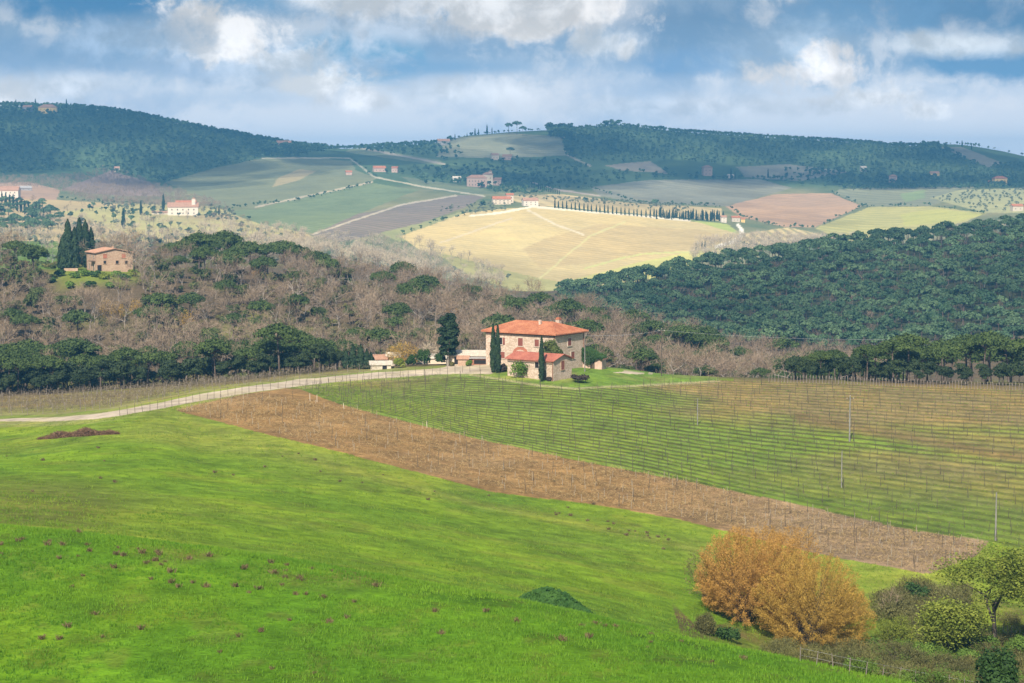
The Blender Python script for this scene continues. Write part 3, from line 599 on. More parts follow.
def spray_shape(seed, R_, H, nray, nleaf, size, upb=.35, stems=7, floor=.04, squash=1.0):
    """a feathery many-stemmed crown: rays from low down, leaves set along the outer part of each ray in combed sprays"""
    g = np.random.default_rng(seed); parts = []; P, D, Tt = [], [], []
    bumps = unit(g.normal(size=(16, 3)) * [1, 1, .8] + [0, 0, .3]); amp = g.uniform(.04, .42, 16)
    for i in range(nray):
        d = unit(g.normal(size=3) * [1, 1, .9] + [0, 0, upb]); 
        if d[2] < -.38: d[2] *= -.4; d = unit(d)
        ext = .74 + max(float(a_) * max(0, float(d @ b_) - .62) / .38 for a_, b_ in zip(amp, bumps)) * 1.6 + g.uniform(-.09, .03)
        o_ = np.array([g.normal() * R_ * .12, g.normal() * R_ * .12, H * .14]); e = np.array([0, 0, H * .34]) + d * [R_, R_ * squash, H * .60] * ext
        t = 1 - g.random(nleaf) ** 1.6 * .55; q = o_ + (e - o_) * t[:, None]; q[:, 2] -= (1 - t) ** 2 * H * .15
        q = q + g.normal(size=(nleaf, 3)) * size * (2.4 - t[:, None]); ok = q[:, 2] > H * floor; P.append(q[ok]); dd = unit(e - o_ + np.array([0, 0, R_ * .8])); D.append(np.repeat(dd[None], ok.sum(), 0)); Tt.append(np.full(ok.sum(), np.clip(.5 + g.normal() * .22, 0, 1)))
        if i % 6 == 0: parts.append(tube([o_ * [.6, .6, 0], o_ * .9, (o_ + e) / 2, e * .97], [.05, .045, .025, .008], 3))
    for i in range(stems):
        a = i * 2.4; parts.append(tube([[g.normal() * .25, g.normal() * .25, -.4], [math.cos(a) * R_ * .2, math.sin(a) * R_ * .2, H * .22], [math.cos(a) * R_ * .45, math.sin(a) * R_ * .45, H * .55]], [.13, .10, .04], 5))
    P, D, Tt = np.concatenate(P), np.concatenate(D), np.concatenate(Tt); n = len(P)
    Dj = unit(D + g.normal(size=(n, 3)) * .5); Nn = unit(np.cross(Dj, g.normal(size=(n, 3))) + D * .45)
    V, F = cards(P, Nn, size * .55 * g.uniform(.6, 1.2, n), size * 1.5 * g.uniform(.6, 1.3, n), g, Dj)
    return join(parts), (V, F, np.repeat(np.clip(Tt + g.normal(size=n) * .16, 0, 1), 4))

# ------------------------------------------------------------------ planting
class Kind:
    """a stock of shapes of one kind; every plant set out is an Empty with its own trunk and crown objects sharing that shape's meshes"""
    def __init__(s, name, shapes, tm, cm, crown_name='crown'):
        s.name = name; s.cn = crown_name; s.raw = shapes; s.me = []
        for tr, cr in shapes:
            a = np_mesh(name + '_trunk', tr[0], tr[1], tm, True) if tr is not None else None
            s.me.append((a, np_mesh(name + '_' + crown_name, cr[0], cr[1], cm, False, cr[2])))
        s.tm, s.cm = tm, cm
    def put(s, p, sc_, label, cat, group=None, rz=None, i=None, name=None):
        i = random.randrange(len(s.me)) if i is None else i; rz = random.uniform(0, 6.28) if rz is None else rz; a, c = s.me[i]
        if a is None: return T(link(name or s.name, c, None, p, rz, sc_), label, cat, group)
        e = T(link(name or s.name, None, None, p, rz, sc_), label, cat, group); link('trunk', a, e); link(s.cn, c, e); return e
    def mass(s, name, pts, scs, label, g, cm=None, drop=None):
        """the uncountable rest of a wood, one object"""
        Vs, Fs3, Ts, Mi, k = [], {3: [], 4: []}, [], {3: [], 4: []}, 0
        which = g.integers(0, len(s.raw), len(pts))
        for i, (tr, cr) in enumerate(s.raw):
            sel = np.nonzero(which == i)[0]
            if not len(sel): continue
            for j, (V, F, t) in enumerate(([(tr[0], tr[1], None)] if tr is not None and not drop else []) + [cr]):
                Fl = F if isinstance(F, list) else [F]; a = g.uniform(0, 6.28, len(sel)); c_, s_ = np.cos(a)[:, None], np.sin(a)[:, None]
                q = scs[sel][:, None]; X = (V[None, :, 0] * c_ - V[None, :, 1] * s_) * q + pts[sel][:, 0:1]; Y = (V[None, :, 0] * s_ + V[None, :, 1] * c_) * q + pts[sel][:, 1:2]; Z = V[None, :, 2] * q + pts[sel][:, 2:3]
                Vs.append(np.stack([X, Y, Z], -1).reshape(-1, 3)); base_ = k + np.arange(len(sel)) * len(V)
                sh = g.normal(size=len(sel)) * .30
                Ts.append((np.full((len(sel), len(V)), .5) if t is None else np.clip(t[None] * .75 + .12 + sh[:, None], 0, 1)).ravel())
                for f in Fl:
                    Fs3[f.shape[1]].append((f[None] + base_[:, None, None]).reshape(-1, f.shape[1])); Mi[f.shape[1]].append(np.full(len(sel) * len(f), 0 if t is None else 1))
                k += len(sel) * len(V)
        F = [np.concatenate(Fs3[n_]) for n_ in (3, 4) if Fs3[n_]]; mi = np.concatenate([np.concatenate(Mi[n_]) for n_ in (3, 4) if Mi[n_]])
        me = np_mesh(name, np.concatenate(Vs), F, None, False, np.concatenate(Ts), [s.tm or s.cm, cm or s.cm], mi)
        return T(link(name, me), label, None, None, 'stuff')
K = {}
K['pine'] = Kind('umbrella_pine', [pine_shape(40 + i, 10 + (i % 3) * .8, 4.0 + .35 * (i % 3), 3.0 + .5 * (i % 2)) for i in range(6)], BM['bark'], LM['pine'])
K['oak'] = Kind('evergreen_oak', [oak_shape(60 + i) for i in range(4)], BM['dark'], LM['oak'])
K['under'] = Kind('understorey_tree', [oak_shape(65 + i) for i in range(3)], BM['dark'], LM['shade'])
K['bare'] = Kind('bare_tree', [bare_shape(80 + i, 9, .55 + .06 * (i % 3), 4, 3, .045) for i in range(9)], BM['grey'], LM['twig'], 'crown')
K['pale'] = Kind('pale_bare_tree', [bare_shape(95 + i, 9, .5, 3, 3, .10, .3, 4, 1.5) for i in range(3)], BM['grey'], LM['twig_p'])
K['cypress'] = Kind('cypress_tree', [cypress_shape(110 + i, 12, .95 + .15 * i) for i in range(3)], BM['dark'], LM['cypress'])
K['farcyp'] = Kind('small_cypress', [cypress_shape(120 + i, 11, .95, 160, .7) for i in range(3)], BM['dark'], LM['cypress'])
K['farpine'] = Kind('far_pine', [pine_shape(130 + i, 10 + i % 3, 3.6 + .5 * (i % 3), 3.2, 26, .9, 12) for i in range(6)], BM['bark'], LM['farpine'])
K['fartree'] = Kind('far_tree', [oak_shape(140 + i, 8, 3.4, 10, 1.7, 7) for i in range(5)], BM['dark'], LM['far'])
K['olive'] = Kind('olive_tree', [oak_shape(150 + i, 4.5, 2.2, 10, 1.0, 6) for i in range(3)], BM['grey'], LM['olive'])
# ------------------------------------------------------------------ woods round the farm
def sample_k(n, k0, k1, u0, u1, g, vis=None):
    """n random places between two level lines and two bearings, even over the ground"""
    out = np.zeros((0, 4))
    while len(out) < n:
        s = g.uniform((u0 - 512) / FPX, (u1 - 512) / FPX, n * 3); k = g.uniform(k0, k1, n * 3); X, Y, Z = at_k(k, s); keep = g.random(n * 3) < Y / Y.max()
        q = np.stack([X, Y, Z, k], 1)[keep]
        if vis is not None: q = q[vis(q)]
        out = np.concatenate([out, q])
    return out[:n]
def spread(pts, dmin):
    keep = []; cell = {}
    for i, p in enumerate(pts):
        c = (int(p[0] // dmin), int(p[1] // dmin)); ok = True
        for a in (-1, 0, 1):
            for b2 in (-1, 0, 1):
                for j in cell.get((c[0] + a, c[1] + b2), ()):
                    if (pts[j][0] - p[0]) ** 2 + (pts[j][1] - p[1]) ** 2 < dmin * dmin: ok = False
        if ok: keep.append(i); cell.setdefault(c, []).append(i)
    return pts[keep]
g = np.random.default_rng(77)
def uv(q): return proj(q[:, 0], q[:, 1], q[:, 2])
def clear_farm(q):
    u, v = uv(q); return ~((u > 355) & (u < 665) & (q[:, 3] < 9.75)) & ~((np.abs(u - 100) < 42) & (q[:, 3] > 10.55) & (q[:, 3] < 11.12))
# belt of umbrella pines behind the left vineyard
q = spread(sample_k(400, 9.12, 9.85, -60, 345, g), 5.2)
for p in q[:62]: K['pine'].put(p[:3], g.uniform(.85, 1.22) * np.interp(proj(*p[:3])[0], [0, 70, 150, 250, 285, 330], [1.0, .88, .74, .76, .92, .70]), 'dark green umbrella pine in the belt behind the upper left vineyard', 'pine tree', 'umbrella pines behind the left vineyard')
q = spread(sample_k(300, 9.05, 9.45, -60, 340, g), 3.6)
for p in q[:75]: K['under'].put(p[:3], g.uniform(.55, 1.0), 'low dark evergreen filling the foot of the left pine belt', 'tree', 'evergreens under the left pine belt')
# belt behind the right end of the main vineyard
q = spread(sample_k(400, 9.10, 9.60, 800, 1075, g), 5.0)
for p in q[:52]: K['pine'].put(p[:3], g.uniform(.82, 1.12) * (.62 + .45 * sstep(800, 960, proj(*p[:3])[0])), 'umbrella pine in the dark belt behind the right end of the vineyard', 'pine tree', 'umbrella pines behind the right vineyard edge')
q = spread(sample_k(200, 9.04, 9.2, 790, 1070, g), 3.4)
for p in q[:60]: K['under'].put(p[:3], g.uniform(.42, .8), 'low dark evergreen at the foot of the right pine belt', 'tree', 'evergreens under the right pine belt')
# the wooded spur: bare trees with pines and evergreen oaks between
q = sample_k(3200, 9.55, 11.25, -70, 900, g, clear_farm); q = spread(q, 4.9); u, v = uv(q)
pin = g.random(len(q)) < np.interp(u, [-60, 250, 420, 560, 640, 760, 900], [.10, .13, .17, .22, .32, .38, .45]) * np.where(q[:, 3] > 10.75, 2.0, 1.0)
pin &= ~((np.abs(u - 448) < 26) & (q[:, 3] < 10.7))
pin |= (q[:, 3] > 10.85) & (np.abs(u - 230) < 70) & (g.random(len(q)) < .5)
oak = ~pin & (g.random(len(q)) < np.where(u < 330, .30, .20))
hill_clear = (u > 20) & (u < 150) & (q[:, 3] > 10.80) & (q[:, 3] < 11.15)      # low growth in front of the house on the spur
P_ = q[pin & ~hill_clear]; P_ = P_[np.argsort(P_[:, 1])]
for p in P_[:170]: K['pine'].put(p[:3], g.uniform(.72, 1.18) * (1 - .30 * sstep(600, 680, proj(*p[:3])[0]) * (p[3] < 10.4)), 'umbrella pine among the bare trees of the wooded spur behind the farm', 'pine tree', 'umbrella pines on the wooded spur')
for p in q[oak & ~hill_clear][:220]: K['oak'].put(p[:3], g.uniform(.5, 1.15), 'rounded evergreen oak among the bare trees of the wooded spur', 'tree', 'evergreen oaks on the wooded spur')
B_ = q[~pin & ~oak & ~hill_clear]; B_ = B_[np.argsort(B_[:, 1])]
for p in B_[:300]: K['bare'].put(p[:3], g.uniform(.75, 1.5), 'leafless grey brown tree in the wood on the spur behind the farm', 'tree', 'bare trees on the wooded spur')
K['bare'].mass('bare_woodland', B_[300:, :3], g.uniform(.7, 1.4, len(B_) - 300), 'leafless grey brown woodland further back on the spur', g)
rest = np.concatenate([q[hill_clear], P_[170:]])
sh = Kind('scrub', [(None, bush_shape(200 + i, 1.6, 2.0, 40, .36, 7)) for i in range(4)], None, LM['oak'])
shg = Kind('scrub', [(None, bush_shape(210 + i, 1.6, 2.0, 40, .36, 7)) for i in range(3)], None, LM['bramble'])
sq = sample_k(1500, 9.5, 11.3, -70, 880, g, clear_farm); a = g.random(len(sq)) < .35
sh.mass('undergrowth', np.concatenate([sq[a], rest])[:, :3], g.uniform(.5, 1.2, a.sum() + len(rest)), 'green scrub under the bare trees of the wooded spur', g)
shg.mass('undergrowth', sq[~a][:, :3], g.uniform(.5, 1.1, (~a).sum()), 'brown scrub under the bare trees of the wooded spur', g)
for u_, v_, s_ in [(172, 268, 1.15), (186, 270, 1.3), (199, 268, 1.45), (211, 269, 1.3), (224, 272, 1.5), (238, 271, 1.35), (250, 274, 1.4), (268, 275, 1.2), (286, 273, 1.55), (299, 279, 1.3), (318, 284, 1.1), (205, 284, 1.2), (232, 288, 1.3), (330, 289, 1.2), (402, 292, 1.25), (385, 303, 1.2)]:
    K['pine'].put(spot(u_, v_, 560, 740), s_ * .92, 'large umbrella pine on the crest of the wooded spur right of the old stone house', 'pine tree', 'large pines on the crest of the spur')
# golden foliage on the spur
kg = Kind('golden_tree', [spray_shape(220 + i, 2.4, 6.5, 60, 14, .30) for i in range(2)], BM['grey'], LM['gold'])
for (u_, v_), nm in zip([(107, 318), (117, 322), (136, 318), (146, 316), (152, 313), (187, 330)], ['leftmost', 'second from left', 'third from left', 'fourth from left', 'fifth from left', 'rightmost, lower and apart']):
    kg.put(spot(u_, v_, 480, 680), .85, 'small yellow leaved tree among bare trees on the spur, %s of six' % nm, 'tree', 'yellow trees on the wooded spur')
kr = Kind('russet_tree', [spray_shape(223, 2.6, 6.5, 60, 14, .30)], BM['grey'], LM['rust'])
kr.put(spot(258, 279, 480, 720), .9, 'russet leaved tree on the crest of the wooded spur beside dark pines', 'tree')
kr.put(spot(452, 318, 480, 700), .8, 'faded russet tree on the spur above the tall evergreen by the track', 'tree')
kr.put(spot(640, 362, 440, 700), .8, 'russet brown tree behind the utility pole right of the farmhouse', 'tree')
# the wooded hill on the right
q = sample_k(5200, 11.75, 13.06, 560, 1190, g); q = spread(q, 5.8); q = q[np.argsort(q[:, 1])]
u, v = uv(q); tiny = q[:, 3] > 12.93
q = q[~((u < 620) & (q[:, 3] < 12.1))]
n_ind = 0
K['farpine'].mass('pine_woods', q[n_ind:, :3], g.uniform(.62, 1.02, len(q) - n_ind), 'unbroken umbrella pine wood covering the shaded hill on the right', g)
gq = sample_k(160, 11.8, 12.9, 600, 1100, g); K['bare'].mass('bare_woodland', gq[:, :3], g.uniform(.7, 1.0, 160), 'scattered leafless trees within the pine wood on the right hill', g)
# pale trees and green scrub in the valley behind the spur, and the country beyond
def in_uv(n, polys, y0, y1, g, smax=.34, d=None):
    """places on the ground between two distances that show inside the outlines"""
    out = np.zeros((0, 3)); tries = 0
    while len(out) < n and tries < 60:
        tries += 1
        Y = np.sqrt(g.uniform(y0 * y0, y1 * y1, 40000)); s = g.uniform(-smax, smax, 40000); X = s * Y; Z = ground(X, Y); u, v = proj(X, Y, Z); m_ = np.zeros(len(u), bool)
        for P in polys: m_ |= inpoly(P, u, v)
        out = np.concatenate([out, np.stack([X, Y, Z], 1)[m_]])
    out = out[:n]; return spread(out, d) if d else out
VALLEY = [[(-70, 205), (90, 208), (240, 218), (330, 240), (420, 246), (510, 276), (500, 292), (330, 272), (250, 262), (60, 268), (-70, 268)]]
q = in_uv(1500, VALLEY, 860, 1750, g, d=6); a = g.random(len(q)); u, v = uv(np.c_[q, q[:, 0]])
pale = a < np.interp(u, [0, 150, 280, 500], [.18, .22, .7, .92])
K['pale'].mass('valley_woodland', q[pale], g.uniform(.7, 1.25, pale.sum()), 'pale leafless trees along the sunny valley behind the spur', g)
K['olive'].mass('valley_scrub', q[~pale][::2], g.uniform(.7, 1.3, len(q[~pale][::2])), 'grey green bushes across the sunny valley on the left', g)
q = in_uv(420, [[(700, 244), (742, 240), (900, 235), (1100, 208), (1100, 222), (850, 243), (740, 258), (690, 262)]], 1500, 2000, g, d=4)
K['pale'].mass('valley_woodland', q, g.uniform(.7, 1.2, len(q)), 'pale leafless thicket behind the crest of the right wooded hill', g)
q = in_uv(260, [[(-70, 198), (20, 200), (46, 208), (62, 226), (50, 238), (-70, 236)]], 1000, 2000, g, d=4)
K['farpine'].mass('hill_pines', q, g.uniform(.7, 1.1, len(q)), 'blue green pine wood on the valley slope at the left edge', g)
q = in_uv(170, [[(20, 203), (130, 205), (215, 208), (310, 236), (300, 250), (60, 246), (70, 225)]], 1200, 2300, g, d=8); K['fartree'].mass('valley_trees', q[::2], g.uniform(.4, 1.0, len(q[::2])), 'dark green trees dotted over the sunny valley on the left', g); K['bare'].mass('valley_woodland', q[1::2], g.uniform(.5, 1.0, len(q[1::2])), 'brown leafless trees dotted over the sunny valley on the left', g)
q = in_uv(120, [[(100, 200), (225, 207), (240, 222), (200, 222), (90, 214)]], 1400, 2500, g, d=6); K['olive'].mass('valley_scrub', q, g.uniform(.7, 1.4, len(q)), 'grey green garden trees and bushes round the white country church', g)
WOODS = [[(-120, 98), (70, 104), (120, 108), (170, 120), (256, 137), (330, 147), (300, 158), (256, 159), (215, 168), (165, 182), (130, 178), (90, 170), (-120, 182)]]
q = in_uv(7500, WOODS, 2300, 3480, g, .42, 6.2)
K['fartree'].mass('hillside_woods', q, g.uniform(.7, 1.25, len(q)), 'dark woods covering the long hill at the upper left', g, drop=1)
q = in_uv(1500, [[(-60, 178), (60, 178), (110, 168), (150, 184), (225, 207), (200, 213), (90, 203), (50, 190), (-60, 183)]], 1700, 3000, g, d=6)
K['bare'].mass('bare_woodland', q, g.uniform(.6, .95, len(q)), 'purple grey leafless wood below the dark hill on the left', g)
GROVE = [[(566, 130), (620, 126), (690, 132), (850, 141), (940, 145), (985, 168), (1000, 164), (1100, 168), (1100, 188), (850, 190), (790, 164), (736, 166), (660, 160), (604, 164), (566, 158)]]
q = in_uv(9000, GROVE, 2500, 3560, g, .32); 
rowd = np.abs(((q[:, 0] * .9 + q[:, 1] * .43) / 13) % 1 - .5); q = spread(q[rowd < .3], 5.0)
K['fartree'].mass('olive_groves', q, g.uniform(.65, 1.0, len(q)), 'dark rows of olive trees over the far ridge on the right', g, drop=1)
q = in_uv(1700, [[(590, 172), (668, 172), (740, 178), (850, 176), (1060, 178), (1060, 190), (850, 190), (770, 182), (650, 180), (590, 187), (540, 184), (500, 176), (520, 160), (590, 164)],
                 [(400, 168), (440, 168), (520, 160), (590, 176), (540, 196), (500, 195), (470, 186), (420, 184)], [(256, 138), (345, 147), (440, 143), (450, 140), (450, 158), (400, 156), (345, 149), (300, 156), (256, 157)],
                 [(780, 170), (850, 172), (850, 188), (800, 186)], [(425, 150), (460, 146), (462, 158), (440, 162)]], 2200, 3560, g, d=7)
K['fartree'].mass('hedgerow_trees', q, g.uniform(.6, 1.15, len(q)), 'dark hedgerow trees and copses round the far farms', g, drop=1)
q = in_uv(420, [[(930, 199), (965, 192), (1100, 187), (1100, 212), (985, 212)]], 1900, 2900, g, d=8)
K['olive'].mass('olive_groves', q, g.uniform(.8, 1.1, len(q)), 'silver green olive grove on the sunny slope at the right edge', g, drop=1)
q = in_uv(260, [[(500, 196), (600, 200), (690, 206), (690, 214), (620, 207), (540, 200)], [(440, 208), (500, 202), (512, 210), (470, 215), (440, 214)]], 1900, 2700, g, d=6)
K['olive'].mass('hedgerow_bushes', q, g.uniform(.7, 1.0, len(q)), 'grey green bushes bordering the sunny far fields', g, drop=1)
hl = []
for L in [[(815, 229), (862, 207), (930, 206)], [(728, 206), (742, 218), (785, 228), (815, 228)], [(590, 188), (640, 204), (728, 207)], [(832, 193), (862, 206)], [(985, 214), (930, 206)], [(850, 190), (975, 187)], [(225, 209), (300, 201), (372, 184)], [(352, 160), (376, 178)],
          [(262, 158), (215, 168), (168, 182)], [(60, 200), (130, 204), (215, 210)], [(470, 214), (440, 222), (400, 236)], [(540, 190), (590, 188)], [(740, 246), (800, 247), (845, 242)]]:
    for (ax, ay2), (bx2, by2) in zip(L[:-1], L[1:]):
        n = int(math.hypot(bx2 - ax, by2 - ay2) / 2.0)
        for i in range(n):
            if g.random() < .6: t = (i + g.random()) / n; hl.append(spot(ax + (bx2 - ax) * t + g.normal() * .4, ay2 + (by2 - ay2) * t + g.normal() * .4, 1450, 3500))
hl = np.array(hl); K['fartree'].mass('hedgerows', hl, g.uniform(.25, .75, len(hl)), 'dark hedges and bushes along the borders of the far fields', g, drop=1)
# ragged tree line along the far crest
q = []
for s in np.linspace(-.30, .30, 420):
    u_ = 512 + s * FPX
    dens = np.interp(u_, [0, 100, 256, 300, 345, 430, 440, 512, 560, 640, 1024], [.9, 1, .9, .5, .25, .3, .7, .6, .8, .5, .45])
    if g.random() < dens: X, Y, Z = at_k(17.0 - g.random() * .02, s + g.normal() * .0006); q.append((X[0], Y[0], Z[0]))
q = np.array(q); K['fartree'].mass('ridge_trees', q, g.uniform(.35, .95, len(q)), 'ragged line of trees along the far skyline', g)
# row of bare trees at the right end of the skyline
# ------------------------------------------------------------------ building materials
def wall_mat(name, ca, cb, sc_=1.6, joint=(.30, .25, .18)):
    m, N, b, o = new_mat(name); p = N.node('ShaderNodeTexCoord').outputs['Object']
    n1 = N.noise(p, .35, 4, .6); n2 = N.noise(p, 3.5, 4, .7)
    v = N.node('ShaderNodeTexVoronoi'); v.feature = 'DISTANCE_TO_EDGE'; N.put(v.inputs['Vector'], N.scale(p, (1, 1, 1.7))); v.inputs['Scale'].default_value = sc_ * 1.8
    vc = N.node('ShaderNodeTexVoronoi'); N.put(vc.inputs['Vector'], N.scale(p, (1, 1, 1.7))); vc.inputs['Scale'].default_value = sc_ * 1.8
    c = N.mix(N.ramp(N.m('ADD', N.m('MULTIPLY', N.sep(vc.outputs['Color'])[0], .55), N.m('MULTIPLY', n1, .6)), .3, .85), ca, cb)
    c = N.mix(N.ramp(v.outputs['Distance'], .10, .02, 0, .6), c, joint); c = N.mix(N.ramp(n2, .5, .8, 0, .45), c, tuple(x * .55 for x in ca))
    N.put(b.inputs['Base Color'], c); bump(N, b, v.outputs['Distance'], .04); return m
def tile_mat(name, ca, cb):
    m, N, b, o = new_mat(name); p = N.node('ShaderNodeTexCoord').outputs['Object']; n1 = N.noise(p, .5, 4, .65); n2 = N.noise(p, 4.0, 3, .6)
    c = N.mix(N.ramp(N.m('ADD', N.m('MULTIPLY', n1, .6), N.m('MULTIPLY', n2, .5)), .4, .72), ca, cb); N.put(b.inputs['Base Color'], c); bump(N, b, n2, .05); return m
def plain(name, c, rough=.7, spec=.2):
    m, N, b, o = new_mat(name); p = N.node('ShaderNodeTexCoord').outputs['Object']; n = N.noise(p, 1.1, 5, .7)
    N.put(b.inputs['Base Color'], N.mix(N.ramp(n, .3, .7), tuple(x * .82 for x in c), tuple(min(1, x * 1.1) for x in c))); b.inputs['Roughness'].default_value = rough; b.inputs['Specular IOR Level'].default_value = spec; return m
S = {'stone': wall_mat('pale_stone', (.39, .28, .20), (.58, .44, .34)), 'brick': wall_mat('red_stone', (.34, .20, .13), (.48, .33, .22), 2.2), 'plaster': plain('ochre_plaster', (.62, .50, .36)), 'cream': plain('cream_plaster', (.52, .44, .33)),
     'pink': plain('pink_plaster', (.48, .33, .25)), 'white': plain('white_plaster', (.62, .54, .43)), 'yellow': plain('yellow_plaster', (.66, .46, .17)), 'grey': plain('grey_plaster', (.36, .33, .30)),
     'tile': tile_mat('terracotta_tiles', (.30, .10, .05), (.46, .195, .10)), 'tile_red': tile_mat('red_tiles', (.29, .09, .06), (.41, .15, .095)), 'tile_old': tile_mat('weathered_tiles', (.30, .16, .10), (.42, .25, .165)), 'sheetroof': plain('pale_sheet_roof', (.52, .45, .35)),
     'shut': plain('red_brown_shutter', (.20, .065, .045)), 'bricked': plain('bricked_up_infill', (.36, .13, .075)), 'dark': plain('dark_opening', (.018, .016, .015)), 'frame': plain('stone_surround', (.50, .41, .32)), 'gutter': plain('copper_gutter', (.20, .09, .05)), 'wood': plain('dark_timber', (.10, .07, .045)),
     'metal': plain('galvanised', (.45, .45, .44), .5), 'wire': plain('wire', (.35, .35, .35)), 'rust': plain('rusty_sheet', (.28, .12, .07)), 'glass': plain('window_glass', (.03, .035, .04), .2, .5)}
class MB:
    def __init__(s): s.V, s.F3, s.F4, s.n = [], [], [], 0
    def add(s, V, F):
        for f in F: (s.F3 if len(f) == 3 else s.F4).append([i + s.n for i in f])
        s.V += [tuple(v) for v in V]; s.n += len(V); return s
    def box(s, x0, x1, y0, y1, z0, z1):
        return s.add([(x, y, z) for z in (z0, z1) for y in (y0, y1) for x in (x0, x1)], [(0, 2, 3, 1), (4, 5, 7, 6), (0, 1, 5, 4), (2, 6, 7, 3), (0, 4, 6, 2), (1, 3, 7, 5)])
    def bar(s, p, q, r, n=6): V, F = tube([p, q], [r, r], n); return s.add(V, F.tolist())
    def lathe(s, pr, n=10, c=(0, 0, 0)):
        V = [(c[0] + r * math.cos(2 * math.pi * j / n), c[1] + r * math.sin(2 * math.pi * j / n), c[2] + z) for r, z in pr for j in range(n)]
        return s.add(V, [(k * n + j, k * n + (j + 1) % n, (k + 1) * n + (j + 1) % n, (k + 1) * n + j) for k in range(len(pr) - 1) for j in range(n)])
    def done(s, name, mat, parent=None, loc=(0, 0, 0), rz=0, smooth=False):
        F = [np.array(f) for f in (s.F3, s.F4) if f]; return link(name, np_mesh(name, s.V, F, mat, smooth), parent, loc, rz)
def wall_box(root, x0, x1, y0, y1, z0, z1, mat, gable=None, rise=0):
    m = MB().box(x0, x1, y0, y1, z0, z1)
    if gable == 'x':     # gables at the two ends of x
        ym = (y0 + y1) / 2
        for x, e in ((x0, .22), (x1, -.22)): m.add([(x, y0, z1), (x, y1, z1), (x, ym, z1 + rise), (x + e, y0, z1), (x + e, y1, z1), (x + e, ym, z1 + rise)], [(0, 1, 2), (5, 4, 3), (0, 2, 5, 3), (1, 4, 5, 2)])
    if gable == 'y':
        xm = (x0 + x1) / 2
        for y, e in ((y0, .22), (y1, -.22)): m.add([(x0, y, z1), (x1, y, z1), (xm, y, z1 + rise), (x0, y + e, z1), (x1, y + e, z1), (xm, y + e, z1 + rise)], [(0, 1, 2), (5, 4, 3), (0, 2, 5, 3), (1, 4, 5, 2)])
    return m.done('wall', mat, root)
def roof_gable(root, x0, x1, y0, y1, z, rise, along, mat, ov=.45, th=.16, ribs=True):
    m = MB(); 
    def sl(a, b2, c, d):      # a,b eave ends; c,d ridge ends
        a, b2, c, d = (np.array(q, float) for q in (a, b2, c, d)); t = np.array([0, 0, th]); m.add([a, b2, d, c, a + t, b2 + t, d + t, c + t], [(0, 1, 2, 3), (7, 6, 5, 4), (0, 4, 5, 1), (1, 5, 6, 2), (2, 6, 7, 3), (3, 7, 4, 0)])
        if ribs:
            n = max(3, int(np.linalg.norm(b2 - a) / .45))
            for i in range(n + 1): p = a + (b2 - a) * i / n + t; q = c + (d - c) * i / n + t; V, F = tube([p, q], [.07, .07], 4); m.add(V, F.tolist())
    k = rise / (((y1 - y0) if along == 'x' else (x1 - x0)) / 2); e = z - ov * k + .02
    if along == 'x': ym = (y0 + y1) / 2; sl((x0 - ov, y0 - ov, e), (x1 + ov, y0 - ov, e), (x0 - ov, ym, z + rise), (x1 + ov, ym, z + rise)); sl((x0 - ov, y1 + ov, e), (x1 + ov, y1 + ov, e), (x0 - ov, ym + .02, z + rise), (x1 + ov, ym + .02, z + rise))
    else: xm = (x0 + x1) / 2; sl((x0 - ov, y0 - ov, e), (x0 - ov, y1 + ov, e), (xm, y0 - ov, z + rise), (xm, y1 + ov, z + rise)); sl((x1 + ov, y0 - ov, e), (x1 + ov, y1 + ov, e), (xm + .02, y0 - ov, z + rise), (xm + .02, y1 + ov, z + rise))
    return m.done('roof', mat, root)
